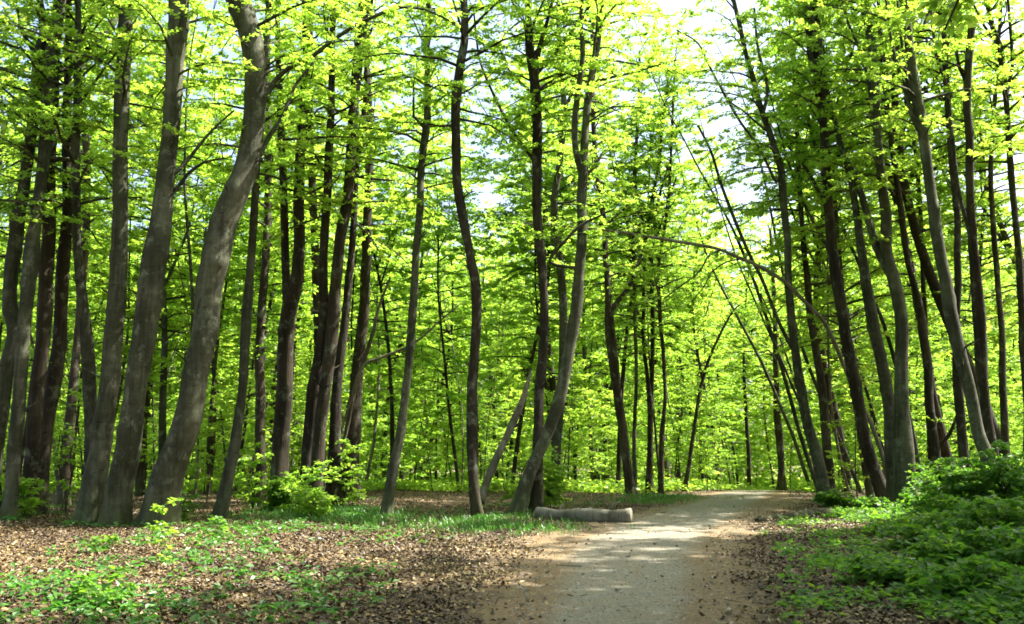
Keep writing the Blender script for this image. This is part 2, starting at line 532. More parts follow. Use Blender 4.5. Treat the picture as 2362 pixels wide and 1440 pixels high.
def litter_mat():
    m, n, l = mat_new('dead_leaf')
    a = N(n, 'ShaderNodeAttribute', attribute_name='tint')
    r = ramp(n, [(0.0, (0.020, 0.010, 0.003)), (0.35, (0.060, 0.032, 0.008)), (0.65, (0.135, 0.088, 0.024)), (0.88, (0.27, 0.20, 0.075)), (1.0, (0.46, 0.38, 0.21))])
    l.new(a.outputs['Fac'], r.inputs[0])
    p = N(n, 'ShaderNodeBsdfPrincipled'); p.inputs['Roughness'].default_value = 0.6
    l.new(r.outputs[0], p.inputs['Base Color'])
    o = N(n, 'ShaderNodeOutputMaterial'); l.new(p.outputs[0], o.inputs[0])
    return m


M_GROUND, M_PATH, M_LITTER = ground_mat(), path_mat(), litter_mat()

# ------------------------------------------------------------------ ground and path
xs = np.unique(np.concatenate([np.linspace(-260, -30, 24), np.linspace(-30, 30, 200), np.linspace(30, 260, 24)]))
ys = np.unique(np.concatenate([np.linspace(-60, 6, 30), np.linspace(6, 60, 200), np.linspace(60, 420, 60)]))
GX, GY = np.meshgrid(xs, ys)
GZ = T(GX, GY)
nx_, ny_ = len(xs), len(ys)
I = (np.arange(ny_ - 1)[:, None] * nx_ + np.arange(nx_ - 1)[None]).ravel()
gr = mesh_np('ground', np.stack([GX.ravel(), GY.ravel(), GZ.ravel()], 1), np.stack([I, I + 1, I + nx_ + 1, I + nx_], 1), M_GROUND, smooth=True)
tag(gr, 'forest floor of brown soil under fallen leaves', kind='structure')

rngp = np.random.default_rng(5)
yy = np.concatenate([np.arange(-18, 8, 0.5), np.arange(8, 50, 0.12), np.arange(50, 130, 1.0)])
across = np.linspace(-1, 1, 31)
wob = lambda s: 0.16 * np.sin(yy * 1.9 + s) + 0.10 * np.sin(yy * 4.7 + s * 2) + 0.05 * np.sin(yy * 11.3 + s * 3)
L_, R_ = path_l(yy) + wob(0.4), path_r(yy) + wob(2.2)
PX = L_[:, None] + (R_ - L_)[:, None] * (across[None] + 1) / 2
PY = np.repeat(yy[:, None], 31, 1)
PZ = T(PX, PY) + 0.014 - 0.012 * np.abs(across[None]) ** 6
edge = np.clip((np.abs(PX - path_c(yy)[:, None]) - path_g(yy)[:, None] * 0.62) / (path_g(yy)[:, None] * 0.7), 0, 1)
I = (np.arange(len(yy) - 1)[:, None] * 31 + np.arange(30)[None]).ravel()
pth = mesh_np('path', np.stack([PX.ravel(), PY.ravel(), PZ.ravel()], 1), np.stack([I, I + 1, I + 32, I + 31], 1), M_PATH, smooth=True)
ea = pth.data.attributes.new('edge', 'FLOAT', 'POINT'); ea.data.foreach_set('value', edge.ravel().astype(np.float32))
tag(pth, 'grey gravel track with brown dirt edges winding into the forest', kind='structure')

# ------------------------------------------------------------------ traced trees
# name, label, category, bark, base row (None: depth given), depth, height, crown settings, points (x, y, width) from the foot upward
TREES = []


def tree(label, bark, depth, pts, H=19, h0=8.0, nbr=30, lmax=2.6, limbs=(), cat='tree', name='beech_tree', flare=0.5, lmk=None, seed=None, group=None, az_bias=None, bulk=1.0):
    TREES.append(dict(label=label, bark=bark, depth=depth, pts=pts, H=H, h0=h0, nbr=nbr, lmax=lmax, limbs=limbs, cat=cat, name=name, flare=flare, lmk=lmk, seed=seed, group=group, az_bias=az_bias, bulk=bulk))


tree('leaning grey trunk cut by the picture edge, bowed inward near its foot', 'g', 22.5,
     [(-22, 1200, 44), (-15, 1080, 38), (0, 950, 36), (18, 850, 34), (34, 770, 34), (24, 700, 32), (30, 600, 33), (43, 500, 32), (55, 450, 27), (67, 350, 26), (80, 250, 25), (90, 130, 24), (100, 70, 20), (88, -30, 14)],
     h0=5.5, lmk='edge trunk', limbs=[[(85, 235, 24), (110, 195, 20), (150, 160, 20), (190, 138, 18), (215, 100, 17), (252, 65, 16), (272, 25, 15), (285, -30, 13)],
                     [(82, 125, 12), (66, 100, 9), (48, 60, 7), (40, 20, 5)], [(190, 142, 8), (225, 128, 7), (262, 118, 6), (330, 122, 4), (400, 130, 3)]])
tree('smooth grey trunk standing just inside the bowed edge trunk', 'g', 21.8,
     [(14, 1228, 44), (24, 1150, 32), (34, 1050, 31), (44, 920, 30), (53, 800, 30), (60, 710, 31), (70, 600, 34), (85, 500, 27), (96, 400, 27), (106, 300, 30), (112, 220, 28), (120, 130, 26), (132, 60, 26), (141, -30, 25)], h0=6, lmk='slim grey edge pair')
tree('dark brown trunk with pinkish foot, third from the far edge', 'b', 23.5,
     [(56, 1215, 40), (64, 1150, 34), (74, 1050, 33), (83, 930, 34), (94, 820, 33), (104, 720, 33), (110, 600, 31), (112, 500, 29), (114, 400, 26), (122, 250, 24), (128, 100, 20), (138, -30, 16)], h0=6)
tree('dark trunk leaning over beside the pinkish footed trunk', 'b', 24.0,
     [(94, 1212, 40), (98, 1120, 32), (110, 970, 30), (126, 870, 36), (139, 730, 28), (145, 620, 30), (156, 500, 24), (157, 400, 24), (155, 300, 21), (154, 200, 18), (158, 80, 16), (158, -30, 14)], h0=5.5)
tree('slim dark trunk rising behind the twin stemmed grey tree', 'b', 28,
     [(150, 1170, 30), (152, 1050, 26), (165, 930, 22), (178, 800, 20), (190, 650, 18), (199, 500, 17), (199, 350, 17), (188, 220, 16), (190, 150, 14), (199, 60, 14), (201, -30, 13)], h0=6)
tree('slender grey trunk bending against the foot of the stout grey trunk', 'g', 22.5,
     [(206, 1212, 44), (212, 1100, 36), (212, 1000, 32), (208, 920, 30), (203, 820, 30), (195, 720, 26), (184, 620, 22), (177, 500, 20), (176, 350, 20), (178, 200, 17), (182, 80, 14), (180, -30, 12)], h0=6)
tree('stout grey trunk with a wide dark foot left of the sunlit foot', 'g', 21.6,
     [(198, 1216, 70), (210, 1160, 60), (232, 1020, 54), (248, 920, 47), (258, 820, 46), (268, 720, 45), (275, 600, 39), (279, 500, 36), (277, 400, 36), (279, 300, 36), (283, 200, 38), (287, 100, 35), (291, -30, 36)], h0=7, lmk='stout grey trunk', flare=0.35)
tree('big grey leaning trunk with a patch of sun on its foot', 'g', 21.2,
     [(262, 1222, 78), (270, 1170, 66), (284, 1090, 62), (296, 1020, 60), (309, 920, 53), (324, 820, 56), (338, 720, 60), (351, 640, 60), (360, 580, 58), (371, 500, 52), (383, 400, 46), (394, 300, 43), (401, 200, 43), (410, 100, 46), (417, -30, 48)], h0=8.5, lmk='sun footed trunk', H=21, flare=0.45,
     limbs=[[(404, 440, 9), (430, 405, 8), (470, 375, 6), (520, 365, 4)], [(404, 400, 9), (440, 360, 8), (490, 300, 6), (540, 255, 4)]])
tree('thickest trunk, grey and S-bent, with ivy round its foot', 'g', 21.0,
     [(362, 1225, 96), (374, 1180, 92), (390, 1110, 84), (420, 1020, 70), (445, 920, 65), (461, 820, 62), (474, 720, 64), (482, 640, 68), (496, 580, 72), (522, 500, 70), (548, 440, 66), (568, 385, 60), (582, 300, 54), (589, 200, 54), (581, 100, 56), (566, 40, 60), (544, -30, 66)], h0=8.5, lmk='S-bent trunk', H=21, flare=0.3,
     limbs=[[(600, 262, 14), (622, 208, 12), (648, 172, 11), (685, 147, 11), (720, 130, 10), (765, 95, 9), (815, 62, 9), (860, 40, 8), (920, 18, 8), (985, 24, 6), (1050, 55, 5)],
            [(594, 370, 12), (618, 320, 11), (655, 262, 9), (680, 200, 7), (722, 145, 6)]])
tree('slender grey trunk curving in front of the dark trunks, beside the S-bend', 'g', 24.0,
     [(504, 1204, 38), (514, 1160, 32), (525, 1100, 30), (543, 1020, 27), (557, 920, 21), (564, 820, 22), (571, 720, 24), (577, 620, 19), (586, 500, 18), (591, 400, 16), (598, 300, 15), (610, 150, 14), (618, 50, 13), (620, -30, 12)], h0=7, lmk='slender curving trunk')
tree('dark straight trunk directly behind the slender curving trunk', 'b', 29,
     [(603, 1175, 34), (602, 1080, 26), (598, 1000, 24), (600, 860, 22), (604, 720, 20), (612, 600, 18), (619, 450, 18), (618, 300, 17), (617, 150, 15), (620, -30, 13)], h0=7)
tree('thick dark trunk with ivy at its foot, forking at mid height', 'b', 27.5,
     [(640, 1182, 58), (644, 1130, 50), (650, 1020, 42), (656, 900, 40), (660, 800, 40), (668, 710, 38), (684, 650, 30), (690, 560, 26), (690, 420, 25), (699, 300, 22), (704, 180, 18), (707, 100, 16), (702, -30, 15)], h0=7, lmk='ivy footed dark trunk',
     limbs=[[(664, 740, 24), (660, 640, 20), (657, 540, 18), (654, 440, 17), (649, 330, 16), (645, 230, 14), (641, 100, 12), (640, -30, 10)]])
tree('reddish brown trunk seen behind the cluster of dark stems', 'b', 32,
     [(746, 1150, 26), (740, 1000, 22), (735, 850, 20), (730, 700, 19), (727, 560, 19), (723, 480, 18), (719, 380, 17), (714, 250, 14), (716, 100, 12), (716, -30, 10)], h0=7)
tree('dark wavy stem of the cluster, standing on its outer side', 'b', 27.0,
     [(700, 1172, 42), (706, 1130, 34), (712, 1020, 31), (722, 920, 30), (738, 820, 28), (747, 720, 23), (745, 640, 22), (748, 560, 20), (756, 450, 20), (758, 350, 19), (765, 250, 16), (765, 130, 15), (768, 0, 14), (768, -30, 13)], h0=7, lmk='dark stem cluster')
tree('boldest dark trunk, leaning out of the stem cluster into bright leaves', 'b', 26.4,
     [(727, 1176, 46), (729, 1140, 36), (736, 1020, 30), (745, 920, 28), (760, 820, 30), (771, 720, 30), (777, 650, 26), (786, 550, 27), (802, 450, 26), (811, 350, 24), (815, 250, 23), (825, 150, 25), (836, 75, 21), (836, 0, 20), (838, -30, 19)], h0=8, H=20,
     limbs=[[(838, 70, 8), (852, 40, 7), (862, -20, 6)]])
tree('gnarled brown trunk with a sunlit hollow at its foot', 'b', 28.0,
     [(772, 1166, 44), (770, 1120, 34), (772, 1020, 27), (776, 920, 24), (785, 830, 22), (798, 720, 19), (810, 600, 17), (818, 480, 15), (823, 380, 14), (842, 240, 13), (846, 150, 12), (850, -30, 10)], h0=7)
tree('broad dark trunk with a pale dead pole resting against it', 'b', 32.5,
     [(811, 1146, 50), (810, 1080, 44), (812, 1000, 42), (820, 920, 32), (829, 820, 27), (838, 720, 25), (845, 600, 24), (850, 450, 20), (853, 300, 17), (848, 180, 14), (845, -30, 10)], h0=7.5, lmk='broad dark trunk')
tree('slim brown tree leaning alone on the open leafy clearing', 'g', 25.2,
     [(892, 1190, 32), (896, 1150, 27), (906, 1090, 26), (920, 1020, 23), (934, 920, 20), (944, 820, 19), (952, 720, 20), (957, 640, 18), (960, 570, 17), (969, 480, 17), (972, 400, 17), (982, 300, 18), (986, 200, 15), (985, 100, 13), (991, -30, 12)], h0=7, lmk='lone slim tree')
tree('dark S-curved tree with a pale split foot near the clearing middle', 'b', 23.4,
     [(1106, 1208, 36), (1098, 1165, 28), (1092, 1100, 26), (1089, 1010, 27), (1090, 900, 26), (1096, 820, 23), (1099, 740, 22), (1096, 660, 23), (1080, 575, 21), (1067, 500, 23), (1055, 410, 22), (1050, 310, 22), (1051, 230, 22), (1062, 155, 21), (1072, 90, 18), (1070, 20, 18), (1064, -30, 18)], h0=8.5, lmk='dark S-curved tree', H=20)
tree('upright dark tree crossing the leaning trunk beside the fallen log', 'b', 24.6,
     [(1238, 1195, 38), (1240, 1140, 30), (1240, 1060, 26), (1242, 980, 23), (1244, 900, 22), (1252, 820, 22), (1257, 720, 21), (1250, 610, 22), (1240, 500, 22), (1240, 400, 23), (1239, 300, 23), (1234, 200, 23), (1222, 110, 20), (1220, 50, 16), (1218, -30, 15)], h0=8.5, lmk='upright crossing tree',
     limbs=[[(1236, 200, 16), (1236, 150, 14), (1250, 90, 10), (1265, 40, 8), (1280, -20, 7)], [(1242, 165, 10), (1275, 130, 9), (1310, 85, 8), (1360, 15, 6)], [(1234, 375, 9), (1205, 335, 8), (1175, 290, 7), (1130, 200, 6), (1105, 130, 5), (1092, 20, 4)]])
tree('leaning two limbed tree with a buttressed foot beside the fallen log', 'g', 24.0,
     [(1190, 1200, 46), (1200, 1160, 38), (1215, 1110, 35), (1236, 1060, 31), (1262, 1000, 29), (1276, 960, 31), (1292, 915, 32), (1312, 820, 28), (1328, 720, 29), (1333, 650, 26), (1341, 560, 24), (1343, 460, 23), (1345, 390, 24), (1349, 330, 18), (1355, 240, 17), (1368, 160, 16), (1381, 80, 15), (1387, 0, 15), (1390, -30, 14)], h0=8.5, lmk='two limbed leaning tree', bulk=1.0,
     limbs=[[(1342, 400, 16), (1329, 350, 15), (1326, 290, 15), (1333, 210, 14), (1344, 130, 12), (1340, 40, 9), (1345, -20, 7)], [(1268, 605, 8), (1300, 560, 8), (1340, 520, 7), (1380, 500, 5), (1420, 480, 3)], [(1352, 405, 8), (1375, 380, 7), (1388, 355, 5)]])
tree('brown Y-forked tree standing before the second small log', 'b', 37,
     [(1458, 1140, 32), (1453, 1120, 24), (1440, 1020, 22), (1427, 920, 22), (1413, 820, 24), (1408, 740, 23), (1404, 700, 16), (1397, 600, 13), (1393, 510, 13), (1380, 420, 11), (1371, 330, 11), (1368, 250, 10), (1366, 100, 8)], h0=6.5, lmk='Y-forked tree', H=23, nbr=52, lmax=3.0,
     limbs=[[(1408, 722, 14), (1425, 695, 12), (1445, 670, 10), (1462, 635, 9), (1474, 602, 8), (1490, 560, 6)]])
tree('very thin pale stem right beside the Y-forked brown tree', 'g', 39,
     [(1465, 1128, 10), (1463, 1000, 9), (1468, 870, 8), (1464, 720, 8), (1462, 560, 8), (1465, 400, 8), (1472, 260, 7), (1476, 120, 6)], h0=6, flare=0.2, H=21, nbr=40)
tree('twin stemmed slender tree forking low, with bushy top foliage', 'b', 40,
     [(1499, 1130, 20), (1499, 1060, 14), (1500, 950, 14), (1494, 880, 10), (1485, 800, 8), (1484, 720, 8), (1487, 600, 8), (1500, 480, 7), (1520, 380, 6), (1530, 260, 5)], h0=4.5, flare=0.3, H=22, nbr=50, lmax=3.0, lmk='twin stemmed tree',
     limbs=[[(1501, 945, 11), (1505, 820, 10), (1505, 720, 10), (1503, 600, 9), (1515, 480, 7), (1545, 370, 5)], [(1503, 620, 7), (1480, 500, 6), (1462, 400, 5)], [(1503, 580, 6), (1530, 500, 5), (1560, 410, 4)]])
tree('slender dark stem standing at the bend where the path narrows', 'b', 39.5,
     [(1525, 1135, 18), (1525, 1100, 14), (1526, 1010, 12), (1534, 920, 9), (1530, 820, 9), (1522, 720, 9), (1520, 600, 8), (1540, 480, 7), (1550, 300, 6), (1555, 180, 5)], h0=5, flare=0.3, H=20, nbr=44)
tree('thin black sapling arching toward the path where it disappears', 'b', 41.5,
     [(1581, 1122, 13), (1590, 1070, 10), (1600, 1000, 9), (1612, 920, 8), (1627, 855, 8), (1650, 795, 7), (1690, 720, 5), (1725, 690, 3)], h0=4, flare=0.2, H=0, nbr=14, lmax=1.6, cat='sapling', name='arching_sapling', lmk='black arching sapling')
tree('short dark trunk standing alone beyond the end of the path', 'b', 47,
     [(1803, 1122, 22), (1803, 1080, 17), (1797, 1010, 18), (1792, 940, 15), (1790, 850, 12), (1786, 700, 10), (1780, 560, 8)], h0=4, H=14, lmk='dark trunk past the path end')
tree('grey tree leaning from the path edge, with a paler slat split foot', 'g', 30.5,
     [(1908, 1170, 42), (1900, 1140, 32), (1887, 1070, 28), (1862, 970, 24), (1844, 870, 21), (1832, 795, 20), (1824, 720, 20), (1818, 640, 17), (1817, 560, 17), (1811, 500, 17), (1803, 400, 17), (1789, 350, 15), (1773, 300, 15), (1752, 240, 13), (1735, 175, 12), (1720, 125, 11), (1710, 75, 11), (1692, 0, 10), (1685, -30, 10)], h0=8, lmk='path edge grey tree', az_bias=PI,
     limbs=[[(1826, 800, 10), (1795, 740, 8), (1760, 650, 8), (1730, 590, 8), (1700, 520, 8), (1665, 430, 7), (1640, 350, 6), (1610, 290, 5)], [(1760, 262, 9), (1770, 200, 8), (1748, 110, 6), (1740, 20, 5)], [(1790, 420, 7), (1750, 340, 6), (1700, 270, 6), (1640, 160, 5), (1610, 100, 4), (1560, 70, 3)]])
tree('darker trunk tucked directly behind the leaning path edge tree', 'b', 33.5,
     [(1916, 1150, 28), (1906, 1020, 22), (1897, 920, 22), (1884, 820, 18), (1869, 720, 17), (1862, 640, 14), (1852, 550, 12), (1845, 430, 11), (1838, 300, 10), (1830, 150, 8)], h0=7, az_bias=PI)
tree('tall dark tree leaning inward, footed in low plants beside the path', 'b', 29.6,
     [(2052, 1172, 54), (2040, 1145, 44), (2020, 1095, 36), (1997, 1020, 30), (1977, 920, 29), (1958, 820, 27), (1942, 720, 26), (1932, 660, 27), (1920, 590, 25), (1915, 500, 22), (1907, 400, 21), (1900, 300, 20), (1890, 200, 20), (1885, 110, 23), (1877, 20, 22), (1875, -30, 21)], h0=8.5, H=20, lmk='tall inward leaning tree', az_bias=PI,
     limbs=[[(1888, 235, 12), (1878, 180, 13), (1868, 120, 13), (1862, 50, 12), (1853, -20, 11)], [(1908, 485, 9), (1885, 435, 8), (1860, 390, 7), (1818, 338, 5)]])
tree('moss streaked trunk between the inward leaning tree and the sunlit one', 'g', 28.6,
     [(2066, 1168, 40), (2060, 1090, 34), (2050, 920, 27), (2030, 820, 27), (2010, 720, 27), (2000, 660, 25), (1992, 600, 22), (1977, 510, 18), (1965, 425, 16), (1945, 350, 14), (1923, 275, 13), (1905, 200, 12), (1895, 130, 9), (1880, 60, 7)], h0=8, az_bias=PI)
tree('grey trunk with a sunlit strip down one side above the brambles', 'g', 27.4,
     [(2088, 1165, 60), (2086, 1110, 52), (2083, 1020, 46), (2082, 920, 36), (2079, 820, 30), (2075, 720, 30), (2063, 650, 30), (2050, 590, 27), (2042, 500, 25), (2033, 400, 20), (2023, 300, 18), (2018, 200, 18), (2010, 100, 18), (1996, 20, 18), (1990, -30, 17)], h0=8, H=20, lmk='sun striped trunk', az_bias=PI,
     limbs=[[(2056, 640, 20), (2022, 570, 18), (2002, 500, 16), (1987, 450, 14), (1970, 400, 13), (1948, 365, 12)], [(2012, 290, 8), (2005, 200, 8), (1985, 120, 7), (1955, 50, 6), (1940, -20, 5)]])
tree('dark slim tree with a crooked low twig behind the sun striped trunk', 'b', 29,
     [(2160, 1120, 32), (2154, 1040, 26), (2148, 960, 21), (2144, 920, 20), (2137, 820, 20), (2124, 720, 19), (2108, 660, 15), (2094, 600, 14), (2082, 500, 14), (2066, 400, 13), (2053, 300, 12), (2042, 200, 11), (2032, 100, 9), (2022, -30, 8)], h0=8, lmk='crooked twig tree', az_bias=PI,
     limbs=[[(2160, 1030, 9), (2185, 1010, 8), (2200, 980, 7), (2210, 950, 5)], [(2080, 485, 9), (2055, 440, 8), (2040, 420, 7), (2028, 300, 6), (2010, 210, 5)]])
tree('smooth grey column leaning inward and rising out of the brambles', 'g', 22.5,
     [(2296, 1150, 44), (2276, 1060, 34), (2256, 1000, 30), (2241, 920, 28), (2217, 820, 30), (2196, 720, 29), (2182, 650, 28), (2170, 600, 26), (2152, 500, 25), (2141, 400, 23), (2126, 300, 24), (2112, 200, 24), (2097, 100, 21), (2087, 0, 20), (2085, -30, 19)], h0=8, H=20, lmk='smooth leaning column', az_bias=PI,
     limbs=[[(2112, 285, 12), (2098, 245, 10), (2085, 200, 9), (2070, 150, 8), (2055, 90, 7), (2044, 0, 6)], [(2100, 260, 9), (2093, 200, 8), (2083, 120, 7), (2073, 40, 6), (2070, -20, 5)]])
tree('very slim dark stem showing just past the smooth leaning column', 'b', 31,
     [(2150, 1130, 16), (2145, 1000, 13), (2138, 850, 12), (2132, 700, 11), (2126, 550, 10), (2118, 420, 10), (2108, 320, 9), (2095, 220, 8), (2085, 100, 7), (2080, -30, 6)], h0=8, az_bias=PI)
tree('reddish trunk half hidden behind the smooth leaning column', 'b', 25.5,
     [(2225, 1090, 26), (2218, 1010, 22), (2213, 920, 22), (2208, 820, 20), (2208, 720, 17), (2209, 620, 16), (2208, 500, 15), (2195, 380, 13), (2187, 250, 14), (2180, 120, 13), (2172, 30, 12), (2165, -30, 10)], h0=8)
tree('brown trunk with its top snapped off, pale at the break', 'b', 24.5,
     [(2290, 1120, 40), (2284, 1040, 32), (2270, 920, 26), (2262, 820, 28), (2257, 720, 28), (2251, 650, 25), (2243, 550, 20), (2238, 450, 18), (2236, 350, 18), (2232, 250, 18), (2232, 180, 18), (2238, 110, 17), (2242, 66, 16)], h0=9, H=0, nbr=3, lmk='snapped top trunk', name='broken_tree',
     limbs=[[(2240, 540, 10), (2218, 470, 9), (2205, 400, 9), (2195, 300, 9), (2180, 190, 8), (2160, 130, 7), (2145, 0, 6), (2143, -20, 5)], [(2236, 200, 8), (2215, 160, 7), (2200, 90, 6), (2190, 20, 5)]])
tree('dark trunk slanting along the picture edge beyond the snapped trunk', 'b', 26,
     [(2375, 1140, 24), (2372, 1020, 20), (2366, 880, 18), (2357, 720, 16), (2351, 600, 16), (2343, 500, 14), (2332, 400, 15), (2327, 300, 13), (2318, 200, 13), (2305, 110, 15), (2290, 60, 12), (2275, 0, 11), (2270, -30, 10)], h0=8, lmk='far edge dark trunk',
     limbs=[[(2325, 200, 9), (2335, 150, 8), (2330, 60, 7), (2322, -20, 6)], [(2300, 100, 7), (2270, 60, 6), (2250, 20, 5), (2235, -10, 4)]])
tree('thin brown tree in shade before the edge slanting dark trunk', 'b', 29,
     [(2322, 1110, 22), (2318, 1000, 17), (2314, 880, 15), (2310, 760, 14), (2300, 640, 13), (2292, 520, 12), (2286, 420, 11), (2290, 300, 10), (2300, 150, 9), (2310, -30, 8)], h0=7.5)
tree('grey sunflecked trunk seen between thin stems, high in bright leaves', 'g', 33,
     [(1278, 1150, 26), (1285, 1000, 22), (1300, 850, 20), (1295, 650, 18), (1278, 480, 17), (1290, 380, 16), (1301, 260, 14), (1292, 160, 12), (1288, 60, 10), (1288, -30, 8)], h0=7,
     limbs=[[(1303, 250, 9), (1320, 210, 8), (1328, 160, 6), (1310, 110, 5)]])

EXT = []
rngT = np.random.default_rng(11)
ROOTS = []
for ti, t in enumerate(TREES):
    rng = np.random.default_rng(100 + ti)
    Y = t['depth']
    A, B = rng.uniform(-0.5, 0.5), rng.uniform(0, 6.28)
    rows = []
    p0, _ = at(t['pts'][0][0], t['pts'][0][1], Y)
    for (px, py, wpx) in t['pts']:
        q, tt = at(px, py, Y)
        h = max(0.0, q[2])
        q, tt = at(px, py, Y + A * h * 0.12 + 0.15 * math.sin(h * 0.5 + B) * min(1, h / 2))
        rows.append([*q, wpx / 2 / FPX * tt * (0.92 if wpx > 34 else 0.98)])
    for k in range(len(rows)):
        a_, b_ = rows[max(0, k - 1)], rows[min(len(rows) - 1, k + 1)]
        dx, dz = b_[0] - a_[0], b_[2] - a_[2]
        rows[k][3] *= abs(dz) / (math.hypot(dx, dz) + 1e-6)
    # carry the foot down to the ground
    g = float(T(rows[0][0], rows[0][1])) - 0.12
    if rows[0][2] > g:
        d = np.array(rows[0][:3]) - np.array(rows[1][:3]); d /= max(0.2, -d[2])
        k = rows[0][2] - g
        foot = np.array(rows[0][:3]) + np.array([d[0] * 0.6, d[1] * 0.6, -1.0]) * k
        if k > 0.25: rows.insert(0, [*foot, rows[0][3] * 1.08])
        else: rows[0][2] = g
    else:
        rows[0][2] = g
    base = np.array([rows[0][0], rows[0][1], g + 0.12])
    # extend above the picture
    rows = [list(r) for r in rows]
    H = t['H']
    ext_top = rows[-1][2]
    if H and H > ext_top + 1:
        d = unit(np.array(rows[-1][:3]) - np.array(rows[-2][:3]))
        p = np.array(rows[-1][:3]); r = rows[-1][3]; r0 = r
        n = int((H - ext_top) / 1.1)
        for k in range(n):
            d = unit(d * 0.9 + np.array([rng.normal(0, 0.10), rng.normal(0, 0.10), 0.12]))
            p = p + d * 1.1
            rows.append([*p, r0 * (1 - (k + 1) / n) + 0.012])
    ax = smooth_line(rows, 0.12)
    kx = np.arange(0, len(ax) + 9, 8)
    for c_ in (0, 1):
        jit = np.interp(np.arange(len(ax)), kx, rng.normal(0, 1, len(kx)) * 0.10) * ax[:, 3] * np.clip(np.arange(len(ax)) / 10, 0, 1)
        ax[:, c_] += jit
    root = empty(t['name'], base, t['label'], t['cat'], t['group'])
    ROOTS.append(root)
    W = Wood()
    W.tube(ax[:, :3], ax[:, 3], sides=22, lump=0.035, seed=ti, flare=t['flare'], lobes=4 + ti % 3, knots=16)
    for k in range(int(rng.integers(3, 7))):          # short dead stubs
        i = int(rng.uniform(0.12, 0.6) * len(ax)); a = rng.random() * 6.28; L = rng.uniform(0.1, 0.4)
        d = np.array([math.cos(a), math.sin(a), rng.uniform(0.1, 0.8)]); rs = min(0.022, ax[i, 3] * 0.3)
        q = ax[i, :3]
        W.tube([q, q + d * (ax[i, 3] + L * 0.5), q + d * (ax[i, 3] + L) + rng.normal(0, 0.03, 3)], [rs * 1.3, rs, rs * 0.5], sides=5)
    twigs = []
    axes = [ax]
    for lm in t['limbs']:
        lr = []
        # start at the trunk point nearest the limb's first pixel
        q, _ = at(lm[0][0], lm[0][1], Y)
        i = int(np.argmin(np.linalg.norm(ax[:, [0, 2]] - q[[0, 2]], axis=1)))
        y0 = ax[i, 1]
        sl = rng.uniform(-0.35, 0.35)
        for k, (px, py, wpx) in enumerate(lm):
            q, tt = at(px, py, y0 + (0 if k == 0 else sl * (k ** 0.8)))
            lr.append([*q, wpx / 2 / FPX * tt])
        lr.insert(0, [ax[i, 0], ax[i, 1], ax[i, 2] - 0.05, lr[0][3] * 1.05])
        if lm[-1][1] <= 0:
            d = unit(np.array(lr[-1][:3]) - np.array(lr[-2][:3])); p = np.array(lr[-1][:3]); r0 = lr[-1][3]
            for k in range(4):
                d = unit(d + np.array([rng.normal(0, 0.1), rng.normal(0, 0.1), 0.1])); p = p + d * 1.0
                lr.append([*p, r0 * (1 - (k + 1) / 4) + 0.01])
        la = smooth_line(lr, 0.3)
        LW = Wood().tube(la[:, :3], la[:, 3], sides=10, lump=0.05, seed=ti + 3)
        LW.build('branch', BK[t['bark']], root, origin=base)
        axl = la[len(la) // 3:]
        add_branches(rng, W, twigs, axl, -99, max(4, int(len(axl) * 0.7)), 1.5, 5, 40, twig_gap=0.22)
    add_branches(rng, W, twigs, ax, t['h0'] * 1.22 if t['H'] > 15 else t['h0'], int(t['nbr'] * (2.1 if 880 < t['pts'][0][0] < 1300 else (1.6 if t['az_bias'] is None else 1.15))), t['lmax'] * 1.35, 12, 60, ground=base[2], az_bias=t['az_bias'])
    W.build('trunk', BK[t['bark']], root, origin=base)
    V, F, ti_ = twig_leaves(twigs, 28, 0.105, rng)
    mesh_np('crown', V - base, F, M_LEAF, ti_, parent=root)

# ------------------------------------------------------------------ trees of the wood behind: models, then copies
PROTO = []


def model(seed, H, r0, h0, nbr, lmax, bark, fork=True, leaf=0.14, nper=27, bend=0.35):
    rng = np.random.default_rng(seed)
    p = np.array([0, 0, -0.25]); d = np.array([rng.normal(0, .04), rng.normal(0, .04), 1.0])
    rows = [[*p, r0]]
    n = int(H / 1.2)
    ph = rng.random() * 6.28
    for k in range(n):
        d = unit(d + np.array([math.cos(ph + k * 0.45), math.sin(ph + k * 0.45), 0]) * 0.045 * bend * 2 + rng.normal(0, 0.03, 3) + np.array([0, 0, 0.05]))
        p = p + d * H / n
        rows.append([*p, r0 * (1 - 0.93 * ((k + 1) / n) ** 1.1)])
    ax = smooth_line(rows, 0.6)
    W = Wood().tube(ax[:, :3], ax[:, 3], sides=9, lump=0.05, seed=seed, flare=0.35)
    tw = []
    if fork: nbr = int(nbr * 1.75); lmax *= 1.35
    axes = [(ax, nbr)]
    if fork:
        for f in range(rng.integers(1, 4)):
            i = int(len(ax) * rng.uniform(0.35, 0.6))
            a = rng.random() * 6.28
            q = ax[i, :3].copy(); rr = ax[i, 3] * 0.7
            dd = unit(np.array([math.cos(a) * 0.42, math.sin(a) * 0.42, 1.0]))
            lr = [[*q, rr]]
            m = 6; L = (H - q[2]) * rng.uniform(0.6, 0.95)
            for k in range(m):
                dd = unit(dd + rng.normal(0, 0.06, 3) + np.array([0, 0, 0.04])); q = q + dd * L / m
                lr.append([*q, rr * (1 - 0.9 * (k + 1) / m)])
            la = smooth_line(lr, 0.6)
            W.tube(la[:, :3], la[:, 3], sides=7)
            axes.append((la, nbr // 3))
    for a_, nb in axes:
        add_branches(rng, W, tw, a_, h0, nb, lmax, 8, 66, sides=4, twig_gap=0.22, tw=(0.35, 0.95))
    wm = W.build('trunk', BK[bark], link=False)
    V, F, ti_ = twig_leaves(tw, nper, leaf, rng)
    cm = mesh_np('crown', V, F, M_LEAF, ti_, link=False)
    return wm, cm


